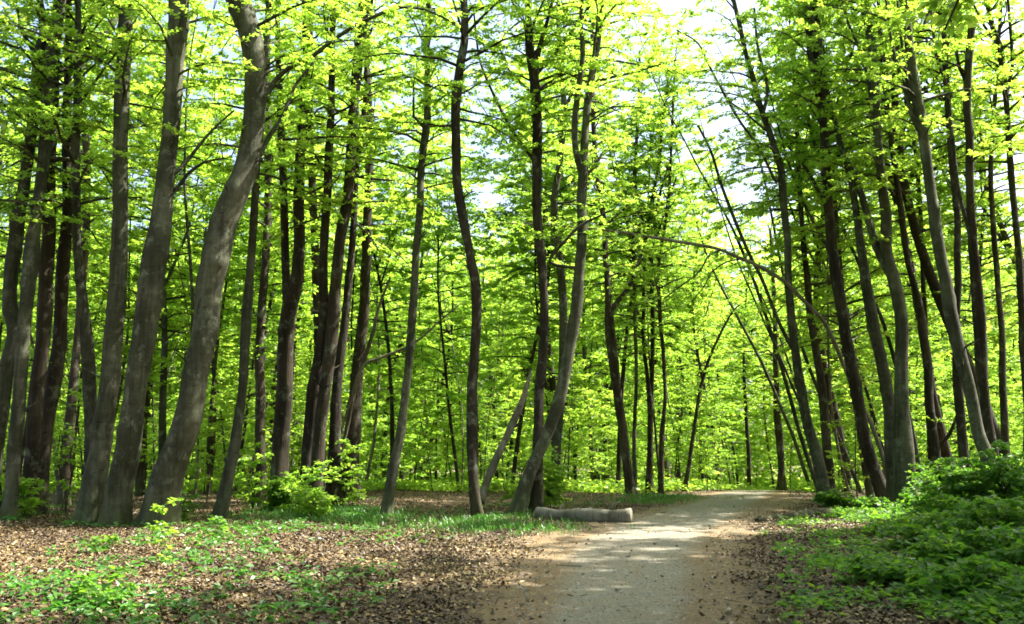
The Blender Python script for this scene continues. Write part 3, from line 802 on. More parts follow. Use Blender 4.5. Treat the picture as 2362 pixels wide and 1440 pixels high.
MODELS = [model(1, 20, 0.10, 5.0, 40, 2.6, 'b'), model(2, 22, 0.13, 6.0, 40, 2.8, 'g'), model(3, 18, 0.08, 3.5, 38, 2.3, 'p'),  # third model's pale bark paints in the look of a sunlit stem
          model(4, 23, 0.19, 7.0, 44, 3.2, 'b'), model(5, 21, 0.15, 4.5, 44, 3.0, 'g'), model(6, 17, 0.07, 2.8, 38, 2.2, 'b'),
          model(7, 20, 0.12, 3.2, 46, 2.8, 'b', bend=0.8), model(8, 24, 0.22, 8.0, 44, 3.3, 'b', bend=0.6)]
SAPS = [model(21, 5.0, 0.03, 0.7, 26, 1.6, 'g', False, 0.13, 20, 0.8), model(22, 7.0, 0.04, 1.1, 34, 1.9, 'b', False, 0.13, 20, 0.8),
        model(23, 3.6, 0.022, 0.4, 22, 1.3, 'b', False, 0.12, 20, 0.9), model(24, 8.5, 0.05, 1.6, 38, 2.1, 'g', False, 0.135, 20, 0.6)]

rng = np.random.default_rng(77)
taken = [(r.location.x, r.location.y) for r in ROOTS]


def far_enough(x, y, dmin):
    return all((x - a) ** 2 + (y - b) ** 2 > dmin * dmin for a, b in taken)


def put(models, i, x, y, s, lean, yaw, name, label, cat, group, az=None):
    wm, cm = models[i]
    z = float(T(x, y))
    o = empty(name, (x, y, z), label, cat, group)
    a = rng.random() * 6.28 if az is None else az
    o.rotation_euler = (-math.sin(a) * lean, math.cos(a) * lean, 0)
    o.rotation_euler.rotate_axis('Z', yaw)
    o.scale = (s, s, s)
    for nm, me in (('trunk', wm), ('crown', cm)):
        c = bpy.data.objects.new(nm, me); COL.objects.link(c); c.parent = o
    taken.append((x, y))
    return o


BACK = []
NBG = 170
tries = 0
while len(BACK) < NBG and tries < 20000:
    tries += 1
    y = 29 + (86 - 29) * rng.random() ** 0.85
    x = rng.uniform(-1, 1) * (0.6 * y + 3)
    px, py = proj((x, y, 0.0))
    ymin = 31 if px < 760 else (41 if px < 1850 else 27)
    if y < ymin: continue
    if y < 75 and abs(x - path_c(y)) < 2.6 + 0.02 * y: continue
    if 1560 < px < 1860 and y < 50: continue
    if not far_enough(x, y, 1.5 if y < 41 else (5.6 if y < 58 else 2.0)): continue
    i = int(rng.integers(len(MODELS)))
    o = put(MODELS, i, x, y, rng.uniform(0.85, 1.12), (abs(rng.normal(0.12, 0.05)) if px > 1850 else abs(rng.normal(0, 0.05))), rng.random() * 6.28, 'forest_tree', '', 'tree', 'slim forest trees standing behind the nearer trunks', az=(PI if px > 1850 else None))
    BACK.append((o, i))
for (px, y, i, sc) in [(1425, 43.5, 0, 1.2), (1290, 44, 5, 1.2), (905, 42.5, 0, 1.1), (1060, 43, 5, 1.2), (1180, 42, 0, 1.1), (1370, 58, 4, 1.15), (980, 57, 6, 1.15)]:
    x = at(px, 1100, y)[0][0]
    BACK.append((put(MODELS, i, x, y, sc, 0.03, rng.random() * 6.28, 'forest_tree', '', 'tree', 'slim forest trees standing behind the nearer trunks'), i))
POLES = [model(31, 19, 0.065, 9.0, 12, 1.8, 'b', False, bend=0.6), model(32, 21, 0.085, 10.0, 14, 2.0, 'g', False, bend=0.5), model(33, 17, 0.05, 8.0, 10, 1.6, 'p', False, bend=0.9)]  # last pole: sunlit paleness put into the bark colour
k = tries = 0
while k < 62 and tries < 5000:
    tries += 1
    y = rng.uniform(31, 62)
    x = rng.uniform(-1, 1) * 0.57 * y
    px, py = proj((x, y, 0.0))
    if px > 760 and y < 42: continue
    if abs(x - path_c(y)) < 2.6 or not far_enough(x, y, 0.9): continue
    if 1560 < px < 1860 and y < 52: continue
    i = int(rng.integers(3)); k += 1
    BACK.append((put(POLES, i, x, y, rng.uniform(0.85, 1.15), rng.uniform(0.08, 0.2) if px > 1850 else abs(rng.normal(0, 0.05)), rng.random() * 6.28, 'forest_tree', '', 'tree', 'slim forest trees standing behind the nearer trunks', az=(PI if px > 1850 else None)), i))
for (px, y, i, ln) in [(1890, 37, 1, .28), (1925, 40, 0, .32), (1960, 35, 2, .25), (1985, 38, 1, .3), (2060, 36, 0, .22), (1870, 43, 1, .34), (2130, 34, 1, .2), (1905, 46, 0, .3)]:
    x = at(px, 1100, y)[0][0]
    BACK.append((put(POLES, i, x, y, 1.1, ln, rng.random() * 6.28, 'forest_tree', '', 'tree', 'slim forest trees standing behind the nearer trunks', az=PI), i))
SAPL = []
tries = 0
while len(SAPL) < 230 and tries < 20000:
    tries += 1
    y = rng.uniform(41.5, 60) if rng.random() < 0.55 else 27 + (80 - 27) * rng.random()
    x = rng.uniform(-1, 1) * (0.58 * y + 1)
    px, py = proj((x, y, 0.0))
    ymin = 28 if px < 760 else (42 if px < 1860 else 31)
    if y < ymin: continue
    if y < 62 and abs(x - path_c(y)) < 2.2: continue
    if not far_enough(x, y, 1.1): continue
    i = int(rng.integers(len(SAPS)))
    SAPL.append((put(SAPS, i, x, y, rng.uniform(0.8, 1.2), abs(rng.normal(0, 0.06)), rng.random() * 6.28, 'beech_sapling', '', 'sapling', 'young leafy saplings under the tall trees'), i))

# labels: which gap between named trunks, and the how-manieth in it
LM = []
for r, t in zip(ROOTS, TREES):
    if t['lmk']:
        pts = t['pts']; q = min(pts, key=lambda a: abs(a[1] - 1000))
        LM.append((q[0], t['lmk']))
LM.sort()
ORD = ['first', 'second', 'third', 'fourth', 'fifth', 'sixth', 'seventh', 'eighth', 'ninth', 'tenth', 'eleventh', 'twelfth', 'thirteenth', 'fourteenth', 'fifteenth',
       'sixteenth', 'seventeenth', 'eighteenth', 'nineteenth', 'twentieth'] + ['twenty-' + w_ for w_ in 'first second third fourth fifth sixth seventh eighth ninth'.split()]
for lst, word in ((BACK, 'slim forest tree'), (SAPL, 'leafy sapling')):
    bins = {}
    for o, i in lst:
        px, _ = proj((o.location.x, o.location.y, o.location.z + 2.5))
        k = max([j for j, (a, _) in enumerate(LM) if a <= px], default=-1)
        bins.setdefault(k, []).append((px, o))
    for k, v in bins.items():
        v.sort(key=lambda a: a[0])
        for j, (px, o) in enumerate(v):
            where = ('just right of the ' + LM[k][1]) if k >= 0 else 'outside the ' + LM[0][1]
            if k >= 0 and j >= 0: where = 'in the gap right of the ' + LM[k][1]
            o['label'] = f'{ORD[min(j, len(ORD) - 1)]} {word} {where}'

# unseen trees added round the viewpoint, leaned and enlarged to cast shade
for (x, y, ln) in [(9.4, 8.6, .30), (11.6, 10.6, .22), (16.6, 15.6, .14), (10.0, 5.2, .28), (19.0, 19.6, .15), (7.6, 2.0, .12), (16, 17.5, .06), (15.2, 13.6, .06), (19, 21, .05), (18, 12, .03), (15, 7, .05), (22, 17, .03), (20, 5, .03), (25, 12, .03), (12, -1, .03),
                   (5.5, -2.5, .1), (2.5, -5, .03), (-3, -4, .03), (-7, 3, .03), (-4, 1.5, .05), (8, -5, .03), (16, 1, .03), (23, 9, .03), (-12, 6, .03), (-16, 14, .03), (28, 20, .03)]:
    o = put(MODELS, int(rng.integers(8)), x + rng.uniform(-.2, .2), y + rng.uniform(-.2, .2), rng.uniform(1.0, 1.15) if ln < 0.2 else rng.uniform(1.25, 1.35), ln, rng.random() * 6.28, 'forest_tree',
            'unseen forest tree added beside the viewpoint to shade the path', 'tree', 'unseen shade trees added round the viewpoint', az=PI)

# the wood far off: one mass
rng = np.random.default_rng(9)
n = 90000
yy_ = rng.uniform(86, 128, n); xx_ = rng.uniform(-1, 1, n) * (0.62 * yy_ + 8)
zc = T(xx_, yy_) + 26 * rng.random(n) ** 0.9
cl = rng.random(n)
dirs = rng.normal(0, 1, (n, 3)); dirs[:, 2] *= 0.25; dirs /= np.linalg.norm(dirs, axis=1)[:, None]
V1, F1, t1 = leaf_arrays(np.stack([xx_, yy_, zc], 1), dirs, np.full(n, 1.0), 3, 0.62, rng, tilt=0.5)
o = mesh_np('distant_forest', V1, F1, M_LEAF, t1)
tag(o, 'far wood whose foliage reads as one bright green mass', 'forest', kind='stuff')

# ------------------------------------------------------------------ leaf litter
def litter(n, y0, y1, seed):
    rng = np.random.default_rng(seed)
    y = rng.uniform(y0, y1, n); x = rng.uniform(-1, 1, n) * (0.6 * y + 1.0)
    off = np.maximum(path_l(y) - x, x - path_r(y))
    grey = np.abs(x - path_c(y)) / path_g(y)
    prob = np.clip(0.006 + 0.05 * sstep(0.8, 1.3, grey) + 0.93 * sstep(-0.3, 0.7, off + rng.normal(0, 0.15, n) + 0.25 * np.sin(y * 1.7 + x * 2.0)), 0, 1)
    k = rng.random(n) < prob
    x, y = x[k], y[k]; n = len(x)
    s = rng.uniform(0.03, 0.085, n)
    a = rng.random(n) * 6.28
    el = rng.normal(0, 0.35, n)
    d = np.stack([np.cos(a) * np.cos(el), np.sin(a) * np.cos(el), np.sin(el)], 1)
    nor = np.stack([rng.normal(0, .4, n), rng.normal(0, .4, n), np.ones(n)], 1)
    wv = np.cross(nor, d); wv /= np.linalg.norm(wv, axis=1)[:, None]
    nn = np.cross(d, wv)
    c = np.stack([x, y, T(x, y) + 0.02 + rng.random(n) * 0.03], 1)
    hw = wv * (s * 0.36)[:, None]; hd = d * (s * 0.5)[:, None]; up = nn * (s * rng.normal(0, 0.22, n))[:, None]
    V = np.stack([c - hd, c - hw + up, c + hd, c + hw + up], 1).reshape(-1, 3)
    return V, np.arange(n * 4).reshape(-1, 4), np.clip(rng.beta(1.6, 2.3, n) + 0.13 * np.sin(x * 1.1 + 2 * np.sin(y * 0.45)) * np.sin(y * 0.9 + x * 0.3), 0, 1)


Va, Fa, ta = litter(190000, 8.2, 30, 3)
Vb, Fb, tb = litter(60000, 30, 52, 4)
o = mesh_np('fallen_leaves', np.concatenate([Va, Vb]), np.concatenate([Fa, Fb + len(Va)]), M_LITTER, np.concatenate([ta, tb]))
tag(o, 'dry brown beech leaves covering the forest floor', 'leaf litter', kind='stuff')


# small twigs among the leaves, gravel on the track
rng = np.random.default_rng(15)
W = Wood()
for i in range(900):
    y = 8.6 + 26 * rng.random(); x = rng.uniform(-1, 1) * 0.6 * y
    if path_l(y) + 0.2 < x < path_r(y) - 0.2 and rng.random() < 0.9: continue
    a = rng.random() * 3.14; L = rng.uniform(0.08, 0.45); z = float(T(x, y)) + 0.035; r = rng.uniform(0.003, 0.008)
    d = np.array([math.cos(a), math.sin(a), rng.normal(0, 0.06)])
    q = np.array([x, y, z])
    W.tube([q, q + d * L * 0.5 + rng.normal(0, 0.02, 3), q + d * L], [r, r * 0.8, r * 0.4], sides=4)
o = W.build('fallen_twigs', M_BROWN)
tag(o, 'small dead twigs scattered through the leaf litter', 'twigs', kind='stuff')
n = 9000
y = rng.uniform(8.4, 30, n); u = rng.uniform(-1, 1, n)
x = path_c(y) + u * path_g(y) * 1.5
sz = rng.uniform(0.006, 0.02, n) * (1 + (rng.random(n) < 0.03) * 1.0)
oct_ = np.array([[1, 0, 0], [0, 1, 0], [-1, 0, 0], [0, -1, 0], [0, 0, 0.7]])
ang = rng.random(n) * 6.28
P_ = oct_[None] * sz[:, None, None] * rng.uniform(0.7, 1.2, (n, 5, 1))
R_ = np.stack([P_[..., 0] * np.cos(ang)[:, None] - P_[..., 1] * np.sin(ang)[:, None], P_[..., 0] * np.sin(ang)[:, None] + P_[..., 1] * np.cos(ang)[:, None], P_[..., 2]], -1)
R_ += np.stack([x, y, T(x, y) + 0.012], -1)[:, None]
fi = np.array([[0, 1, 4], [1, 2, 4], [2, 3, 4], [3, 0, 4]])
F_ = (np.arange(n)[:, None, None] * 5 + fi[None]).reshape(-1, 3)
o = mesh_np('gravel', R_.reshape(-1, 3), F_, M_STONE, np.repeat(rng.random(n), 4))
tag(o, 'loose small stones lying on the grey track', 'gravel', kind='stuff')

# ------------------------------------------------------------------ low herbs
def herbs(cx, cy, n_pl, sx, sy, h, size, rng, nl=7, clump=True):
    """small plants: each a rosette of leaves on short stalks"""
    x = cx + rng.normal(0, sx, n_pl); y = cy + rng.normal(0, sy, n_pl)
    k = (y > 8) & (np.maximum(path_l(y) - x, x - path_r(y)) > 0.1)
    x, y = x[k], y[k]; n = len(x)
    if n == 0: return None
    hh = h * rng.uniform(0.3, 1.1, n)
    P = np.stack([x, y, T(x, y)], 1)
    P = np.repeat(P, nl, 0); Hh = np.repeat(hh, nl) * rng.uniform(0.35, 1.0, n * nl)
    a = rng.random(n * nl) * 6.28
    sp = rng.uniform(0.1, 0.6, n * nl) * np.repeat(hh, nl)
    b = P + np.stack([np.cos(a) * sp, np.sin(a) * sp, Hh], 1)
    el = rng.normal(0.0, 0.3, n * nl)
    d = np.stack([np.cos(a) * np.cos(el), np.sin(a) * np.cos(el), np.sin(el)], 1)
    s = size * rng.uniform(0.5, 1.2, n * nl)
    nor = np.stack([rng.normal(0, .35, n * nl), rng.normal(0, .35, n * nl), np.ones(n * nl)], 1)
    wv = np.cross(nor, d); wv /= np.linalg.norm(wv, axis=1)[:, None]; nn = np.cross(d, wv)
    m = b + d * (s * 0.45)[:, None]; hw = wv * (s * 0.32)[:, None]; up = nn * (s * 0.12)[:, None]
    V = np.stack([b, m - hw + up, b + d * s[:, None], m + hw + up], 1).reshape(-1, 3)
    return V, np.arange(len(V)).reshape(-1, 4), rng.random(n * nl)


def merge(parts):
    V, F, t, n = [], [], [], 0
    for q in parts:
        if q is None: continue
        V.append(q[0]); F.append(q[1] + n); t.append(q[2]); n += len(q[0])
    return np.concatenate(V), np.concatenate(F), np.concatenate(t)


rng = np.random.default_rng(31)
LEFT = [(130, 1345, 60), (210, 1410, 60), (290, 1395, 70), (480, 1270, 50), (520, 1330, 40), (740, 1340, 60), (760, 1395, 45), (250, 1255, 50), (640, 1230, 80), (430, 1300, 50), (420, 1240, 60), (90, 1375, 45),
        (560, 1250, 60), (900, 1250, 30), (340, 1430, 50), (100, 1420, 30), (180, 1300, 25), (600, 1290, 40), (680, 1200, 60), (830, 1225, 50), (540, 1200, 40), (470, 1235, 50), (660, 1420, 30)]
parts = []
for (px, py, k) in LEFT:
    c = flat(px, py)
    parts.append(herbs(c[0], c[1], int(k * 0.6), 0.25 + 0.012 * c[1], 0.35 + 0.03 * c[1], 0.16, 0.105, rng))
for r_ in ROOTS:
    if r_.location.y < 33:
        for k in range(3):
            parts.append(herbs(r_.location.x + rng.normal(0, 0.35), r_.location.y - 0.3 + rng.normal(0, 0.25), 7, 0.22, 0.2, 0.14, 0.09, rng))
mp = merge(parts)
o = mesh_np('low_herbs', mp[0], mp[1], M_HERB, mp[2])
tag(o, 'scattered green herbs growing through the dead leaves', 'herbs', kind='stuff')

# band of fine grass in front of the clearing
parts = []
for i in range(600):
    px = rng.uniform(560, 1150); py = rng.normal(1196 + (px - 850) * 0.03, 10)
    c = flat(px, py)
    parts.append((c[0], c[1]))
for (px, py, k) in [(780, 1185, 500), (820, 1190, 300), (1130, 1210, 260), (1210, 1225, 120), (700, 1135, 60), (1540, 1150, 260), (1480, 1160, 160), (1250, 1170, 140)]:
    c = flat(px, py)
    for i in range(k): parts.append((c[0] + rng.normal(0, 0.8), c[1] + rng.normal(0, 0.9)))
A = np.array(parts); n = len(A) * 5
B = np.repeat(A, 5, 0) + rng.normal(0, 0.05, (n, 2))
a = rng.random(n) * 6.28; hgt = rng.uniform(0.06, 0.2, n)
b0 = np.stack([B[:, 0], B[:, 1], T(B[:, 0], B[:, 1])], 1)
dx = np.stack([np.cos(a), np.sin(a), np.zeros(n)], 1)
lean_ = rng.uniform(0.02, 0.13, n)
tip = b0 + dx * lean_[:, None] + np.array([0, 0, 1]) * hgt[:, None]
wd = np.stack([-np.sin(a), np.cos(a), np.zeros(n)], 1) * 0.009
mid = (b0 + tip) / 2 + np.array([0, 0, 0.03])
V = np.stack([b0 - wd, b0 + wd, mid + wd, tip, mid - wd], 1)
V = np.stack([b0, mid + wd, tip, mid - wd], 1).reshape(-1, 3)
o = mesh_np('grass', V, np.arange(n * 4).reshape(-1, 4), M_HERB, rng.random(n))
tag(o, 'fine green grass in a band along the leafy clearing', 'grass', kind='stuff')

# plants of the forest floor beyond the clearing
rng = np.random.default_rng(71)
parts = []
for i in range(3200):
    y = 40 + 48 * rng.random() ** 1.2; x = rng.uniform(-1, 1) * 0.6 * y
    if y < 62 and abs(x - path_c(y)) < 2.6: continue
    if y < 44 and x < 0 and rng.random() < 0.6: continue
    parts.append(herbs(x, y, 9, 0.6, 0.6, 0.55, 0.22, rng, nl=8))
mp = merge(parts)
o = mesh_np('ground_cover', mp[0], mp[1], M_LEAF, mp[2])
tag(o, 'fresh green plants carpeting the floor past the clearing', 'undergrowth', kind='stuff')

parts = []
for i in range(2600):
    y = 84 + 60 * rng.random(); x = rng.uniform(-1, 1) * 0.62 * y
    parts.append(herbs(x, y, 9, 1.0, 1.0, 1.7, 0.45, rng, nl=8))
mp = merge(parts)
o = mesh_np('far_undergrowth', mp[0], mp[1], M_LEAF, mp[2])
tag(o, 'far green thicket closing the view between the last trunks', 'undergrowth', kind='stuff')

# ground cover of the right bank
parts = []
for i in range(640):
    y = 9 + 22 * rng.random() ** 1.2
    x0 = path_r(y) + 0.35 + 0.01 * y
    x = x0 + rng.random() ** 0.8 * (0.62 * y + 1 - x0)
    if x < x0: continue
    edge_ = x - x0
    if rng.random() > (0.06 + 0.32 * max(0.0, edge_ - 0.5)) * (0.25 + 1.1 * sstep(-0.35, 0.35, math.sin(x * 1.7 + 2 * math.sin(y * 0.7)) * math.sin(y * 1.3 + x * 0.5)) - (0.25 if edge_ < 4 else 0)): continue
    big = min(1.0, edge_ / 3)
    parts.append(herbs(x, y, int(14 + 14 * big), 0.28, 0.28, 0.10 + 0.16 * big * rng.uniform(0.2, 1.5), 0.10 + 0.03 * big, rng, nl=8))
for i in range(95):
    y = 9 + 17 * rng.random() ** 1.2
    x = path_r(y) + rng.uniform(0.35, 3.2)
    parts.append(herbs(x, y, int(rng.integers(3, 12)), 0.2, 0.25, rng.uniform(0.08, 0.2), rng.uniform(0.07, 0.12), rng, nl=7))
mp = merge(parts)
o = mesh_np('undergrowth', mp[0], mp[1], M_SHRUB, mp[2])
tag(o, 'dense green undergrowth covering the bank beside the path', 'undergrowth', kind='stuff')


# ------------------------------------------------------------------ shrubs and small plants (things)
def shrub(x, y, H, spread, label, stems=7, leaf=0.10, name='shrub', mat=None, nper=11, group=None, cat='shrub', seed=0, dens=1.0):
    rng = np.random.default_rng(900 + seed)
    z = float(T(x, y))
    root = empty(name, (x, y, z), label, cat, group)
    W = Wood(); tw = []
    for s in range(stems):
        a = rng.random() * 6.28; out = spread * rng.uniform(0.1, 0.9)
        h = H * rng.uniform(0.55, 1.05)
        q = np.array([rng.normal(0, 0.06), rng.normal(0, 0.06), -0.05])
        rows = [[*q, 0.012 + 0.004 * H]]
        for k in range(5):
            f = (k + 1) / 5
            rows.append([math.cos(a) * out * f ** 1.4 + rng.normal(0, 0.05), math.sin(a) * out * f ** 1.4 + rng.normal(0, 0.05), h * f ** 0.85, (0.012 + 0.004 * H) * (1 - 0.8 * f)])
        ax = smooth_line(rows, 0.2)
        W.tube(ax[:, :3], ax[:, 3], sides=5)
        add_branches(rng, W, tw, ax, 0.12 * H, int(9 * dens), 0.55 * spread + 0.25, 0, 35, sides=3, twig_gap=0.13, tw=(0.15, 0.4), bare=0.15)
    W.build('stem', M_BROWN, root)
    V, F, t_ = twig_leaves(tw, nper, leaf, rng, wid=0.7)
    mesh_np('foliage', V, F, mat or M_SHRUB, t_, parent=root)
    return root


SH = [(2105, 22.5, 0.8, 0.9, 'leafy shrub at the foot of the sun striped trunk'),
      (2180, 21, 1.4, 1.0, 'shrub under the crooked twig tree'),
      (2235, 19.5, 2.0, 1.1, 'tall shrub hiding the foot of the smooth leaning column'),
      (2310, 19, 2.4, 1.2, 'tallest bramble shrub, under the snapped top trunk'),
      (2010, 26.5, 0.55, 0.5, 'low shrub in front of the tall inward leaning tree'),
      (2150, 16, 0.8, 0.9, 'wide low shrub with pale sunlit leaves below the crooked twig tree'),
      (2260, 15, 1.2, 0.9, 'rounded shrub in front of the smooth leaning column'),
      (2345, 14.5, 1.45, 1.0, 'dark dense shrub at the picture edge, halfway down the bank'),
      (2200, 12, 0.65, 0.8, 'low sprawling shrub in the middle of the lower bank'),
      (2330, 11.5, 0.9, 0.9, 'dark leafed shrub low down at the picture edge'),
      (2250, 10, 0.5, 0.7, 'nearest creeping shrub at the bottom of the bank'),
      (2060, 11.5, 0.4, 0.6, 'small creeping shrub closest to the path verge'),
      (2350, 22, 2.4, 1.1, 'shrub rising at the picture edge behind the others'),
      (1935, 28, 0.7, 0.6, 'small bright shrub at the foot of the path edge grey tree'),
      (2290, 24.5, 2.0, 1.0, 'shaded shrub filling the space behind the tallest bramble'),
      (2200, 25.5, 1.8, 1.0, 'mid green shrub between the crooked twig tree and the leaning column')]
for i, (px, Y, H, sp, lb) in enumerate(SH):
    x = at(px, 1100, Y)[0][0]
    shrub(x, Y, H * 0.64, sp, lb, stems=9 if H > 1 else 7, leaf=0.11, group='shrubs on the bank', seed=i)
# bush with pale flower-like sunlit leaves by the dark cluster, ivy clumps, sapling plants
c = flat(722, 1195)
shrub(c[0], c[1], 0.75, 0.5, 'small bright bush in front of the dark stem cluster', stems=6, leaf=0.10, mat=M_LEAF, seed=40, nper=8, dens=0.7)
c = flat(400, 1212)
shrub(c[0], c[1], 0.85, 0.4, 'dark ivy bush against the foot of the S-bent trunk', stems=8, leaf=0.085, name='ivy_bush', seed=41, cat='ivy')
c = flat(650, 1180)
shrub(c[0], c[1], 0.9, 0.45, 'dark ivy bush wrapped round the foot of the thick forking trunk', stems=9, leaf=0.085, name='ivy_bush', seed=42, cat='ivy')
c = flat(1262, 1178)
shrub(c[0], c[1], 1.5, 0.7, 'leafy bush growing behind the near end of the fallen log', stems=8, leaf=0.11, seed=43, mat=M_LEAF)
c = flat(1040, 1010)
for i, (px, py, Y, H, sp, lb) in enumerate([(1190, 1000, 25.8, 2.3, 1.1, 'sapling spreading flat leaf sprays before the two crossing trunks'),
                                            (590, 1150, 26.4, 1.9, 1.2, 'young beech with level leaf sprays between the slender and dark trunks'),
                                            (60, 1180, 22.6, 1.4, 0.7, 'low seedling bush by the pinkish footed trunk'),
                                            (810, 1150, 27.6, 1.9, 1.0, 'young beech leafing out beside the gnarled brown trunk'),
                                            (150, 1150, 25.2, 4.4, 1.4, 'leafy young beech between the shaded edge trunks'),
                                            (700, 1150, 25.6, 1.5, 1.2, 'young beech whose leaves cross the dark stem cluster')]):
    x = at(px, 1100, Y)[0][0]
    shrub(x, Y, H, sp, lb, stems=3, leaf=0.12, name='young_beech', mat=M_LEAF, seed=60 + i, nper=10, dens=1.0, cat='sapling')

# tall seedling with whitish sunlit leaves near the S-bent trunk
for i, (px, py, H, lb) in enumerate([(372, 1300, 0.95, 'tall thin seedling with pale sunlit tips before the S-bent trunk'), (500, 1250, 0.35, 'short bright seedling on the leaves near the slender curving trunk'),
                                     (285, 1405, 0.38, 'bright green broad leafed plant in the near leaf litter'), (225, 1270, 0.3, 'flat green seedling below the stout grey trunk'),
                                     (195, 1405, 0.3, 'small fresh green seedling low in the near corner litter')]):
    c = flat(px, py); rng = np.random.default_rng(500 + i)
    z = float(T(c[0], c[1]))
    root = empty('seedling', (c[0], c[1], z), lb, 'seedling', 'seedlings in the leaf litter')
    rows = [[rng.normal(0, .02) * k, rng.normal(0, .02) * k, H * k / 5 - 0.02, 0.006 * (1 - k / 7)] for k in range(6)]
    ax = smooth_line(rows, 0.08)
    Wood().tube(ax[:, :3], ax[:, 3], sides=5).build('stem', M_GREY, root)
    tw = []
    add_branches(rng, None, tw, ax, 0.05, 9, 0.22, 10, 40, twig_gap=0.07, tw=(0.05, 0.14), topfrac=0.5, bare=0.3)
    V, F, t_ = twig_leaves(tw, 4, 0.10, rng, wid=0.65)
    mesh_np('foliage', V, F, M_SHRUB if i != 0 else M_LEAF, t_, parent=root)


# ------------------------------------------------------------------ logs, dead poles, the arched tree
def wood_thing(name, label, cat, rows, mat, sides=16, lump=0.12, seed=0, cap=True, step=0.15):
    ax = smooth_line(rows, step)
    base = ax[0, :3].copy()
    W = Wood().tube(ax[:, :3], ax[:, 3], sides=sides, lump=lump, seed=seed, cap=cap, knots=7)
    o = W.build(name, mat, origin=base)
    o.location = base
    return tag(o, label, cat)


def ground_log(name, label, px0, py0, px1, py1, w0, w1, mat, seed=0, cat='log'):
    a, b = flat(px0, py0), flat(px1, py1)
    rows = []
    for k in range(6):
        f = k / 5
        p = a * (1 - f) + b * f
        r = (w0 * (1 - f) + w1 * f) / 2 / FPX * p[1]
        r *= 1 + 0.1 * math.sin(k * 2.3 + seed)
        rows.append([p[0], p[1] + 0.05 * math.sin(k + seed), float(T(p[0], p[1])) + r * 0.82, r])
    return wood_thing(name, label, cat, rows, mat, seed=seed)


lg = ground_log('fallen_log', 'thick grey weathered log lying beside the path', 1240, 1200, 1458, 1207, 27, 33, M_LOG, 2)
for (fx, dx_, dz_, L_st) in ((0.55, 0.1, 0.35, 0.22), (1.35, -0.1, 0.25, 0.16), (1.8, 0.25, 0.4, 0.3)):
    q = np.array([fx, -0.02, 0.05])
    Wood().tube([q, q + np.array([dx_, -0.12, dz_]) * (L_st + 0.15), q + np.array([dx_ * 1.8, -0.1, dz_]) * (L_st + 0.3)], [0.045, 0.03, 0.012], sides=7, cap=True).build('branch_stub', M_LOG, lg)
ground_log('fallen_log', 'slimmer pale log lying behind the Y-forked tree', 1345, 1130, 1440, 1124, 10, 15, M_LOG, 4)
ground_log('fallen_log', 'dark rotten log half sunk in the path verge', 1745, 1205, 1915, 1190, 10, 22, M_BROWN, 6)
ground_log('fallen_log', 'thin reddish log on the ground behind the two limbed tree', 1120, 1126, 1215, 1126, 9, 12, M_BROWN, 7)
ground_log('broken_branch', 'short bleached branch lying on the near verge of the path', 1862, 1378, 1925, 1385, 14, 10, M_LOG, 8, 'branch')
for i, (a_, b_, lb) in enumerate([((300, 1232), (450, 1262), 'long thin stick lying below the sun footed trunk'), ((20, 1300), (120, 1292), 'crooked stick in the near corner of the litter'),
                                  ((1085, 1362), (1110, 1350), 'short dark twig at the edge of the dirt'), ((560, 1330), (625, 1352), 'dark stick half buried near the green herbs'),
                                  ((700, 1240), (770, 1212), 'pale stick pointing at the small bright bush')]):
    ground_log('fallen_stick', lb, *a_, *b_, 5, 3, M_PALE if i in (0, 4) else M_BROWN, 10 + i, 'stick')

# broken leaning trunk beside the S-curved tree
rows = []
for (px, py, wpx, Y) in [(1108, 1160, 22, 25.4), (1126, 1102, 21, 25.7), (1150, 1046, 20, 25.8), (1169, 1006, 19, 25.9), (1183, 975, 23, 26.0), (1202, 934, 18, 26.1), (1214, 896, 14, 26.2), (1222, 866, 8, 26.3), (1226, 850, 4, 26.3)]:
    q, tt = at(px, py, Y); rows.append([*q, wpx * 0.85 / 2 / FPX * tt])
dt = wood_thing('dead_tree', 'pale broken trunk leaning between the S-curved and crossing trees', 'dead tree', rows, M_PALE, seed=9, lump=0.14)
for (px, py, px1, py1) in [(1188, 985, 1206, 972), (1183, 1000, 1170, 985), (1195, 955, 1210, 962), (1160, 1035, 1150, 1022)]:
    a_, tt = at(px, py, 26.0); b_, _ = at(px1, py1, 25.8)
    Wood().tube([a_, (a_ + b_) / 2 + [0, 0, 0.02], b_], [0.04, 0.025, 0.008], sides=6).build('broken_limb', M_PALE, dt, origin=np.array(dt.location))
rows = []
for (px, py, wpx, Y) in [(796, 1010, 8, 31.6), (812, 925, 9, 31.5), (826, 870, 9, 31.5), (845, 815, 9, 31.5), (862, 760, 8, 31.4), (872, 715, 6, 31.4), (900, 640, 5, 31.3)]:
    q, tt = at(px, py, Y); rows.append([*q, wpx / 2 / FPX * tt])
g0 = rows[0]; rows.insert(0, [g0[0] - 0.5, g0[1] - .2, float(T(g0[0], g0[1])), g0[3]])
wood_thing('dead_pole', 'white sunlit dead pole propped against the broad dark trunk', 'dead tree', rows, M_PALE, sides=8, seed=3)
rows = []
for (px, py, wpx, Y) in [(790, 985, 6, 31.0), (833, 853, 7, 31.0), (880, 825, 7, 30.8), (950, 795, 6, 30.6), (1010, 745, 4, 30.4), (1062, 700, 3, 30.2)]:
    q, tt = at(px, py, Y); rows.append([*q, wpx / 2 / FPX * tt])
g0 = rows[0]; rows.insert(0, [g0[0] - 0.7, g0[1], float(T(g0[0], g0[1])), g0[3]])
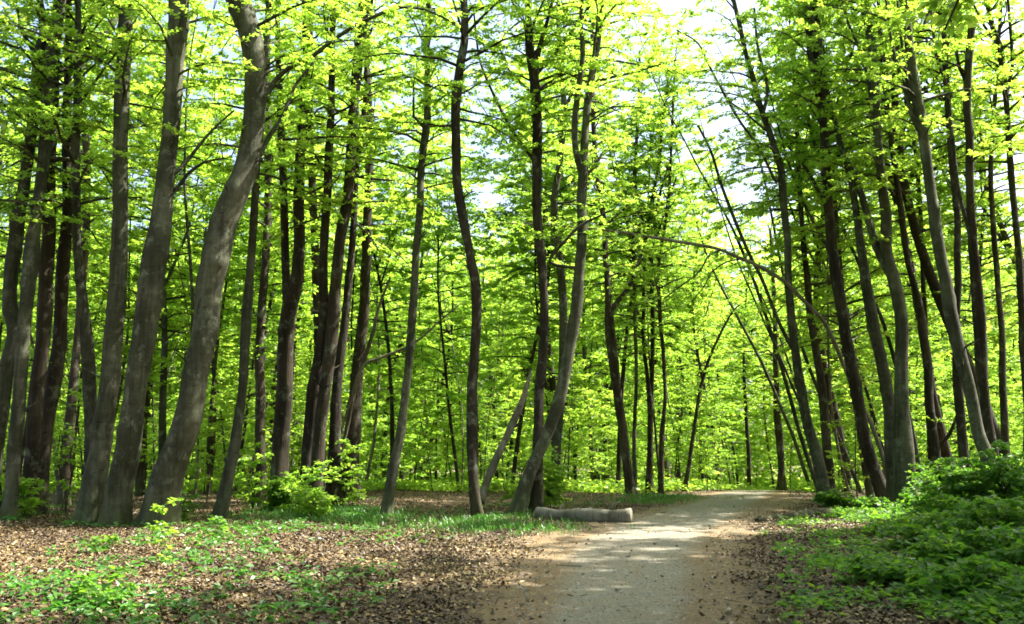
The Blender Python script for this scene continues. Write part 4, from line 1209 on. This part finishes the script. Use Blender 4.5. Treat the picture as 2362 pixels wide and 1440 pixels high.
wood_thing('dead_pole', 'long thin fallen pole slanting behind the lone slim tree', 'dead tree', rows, M_PALE, sides=8, seed=5)

# bowed tree that arches over the clearing
root = empty('bowed_tree', flat(2040, 1160), 'thin grey tree bowed right over, arching level across the clearing', 'tree')
rows = []
ARC = [(2046, 1150, 16), (2040, 1070, 15), (2010, 980, 14), (1990, 940, 14), (1947, 845, 14), (1927, 795, 14), (1902, 745, 13), (1872, 712, 13), (1842, 682, 13), (1807, 648, 13), (1742, 610, 12), (1710, 597, 12),
       (1660, 576, 11), (1610, 565, 11), (1535, 553, 10), (1460, 540, 9), (1385, 530, 8), (1275, 520, 7), (1200, 516, 5), (1130, 513, 4)]
for k, (px, py, wpx) in enumerate(ARC):
    q, tt = at(px, py, 32.0 - 0.3 * k); rows.append([*q, wpx * 0.68 / 2 / FPX * tt])
rows[0][2] = float(T(rows[0][0], rows[0][1])) - 0.1
base = np.array(root.location)
ax = smooth_line(rows, 0.2)
Wood().tube(ax[:, :3], ax[:, 3], sides=12, lump=0.06, seed=4, flare=0.3).build('trunk', M_LOG, root, origin=base)
tw = []
rng = np.random.default_rng(222)
for lm, Y in (([(1662, 577, 5), (1635, 590, 5), (1612, 628, 4), (1570, 660, 4), (1530, 690, 3)], 27.6), ([(1708, 598, 5), (1675, 605, 4), (1640, 630, 4), (1625, 660, 3), (1600, 690, 3)], 27.8), ([(1385, 530, 6), (1430, 490, 5), (1455, 465, 4)], 27.2)):
    lr = [[*at(px, py, Y)[0], wpx / 2 / FPX * Y] for px, py, wpx in lm]
    la = smooth_line(lr, 0.2)
    Wood().tube(la[:, :3], la[:, 3], sides=6).build('branch', M_GREY, root, origin=base)
    add_branches(rng, None, tw, la[3:], -99, 6, 0.8, 0, 20)
add_branches(rng, None, tw, ax[int(len(ax) * .78):], -99, 14, 1.0, -5, 25)
V, F, t_ = twig_leaves(tw, 9, 0.12, rng)
mesh_np('crown', V - base, F, M_LEAF, t_, parent=root)
bpy.context.view_layer.update()
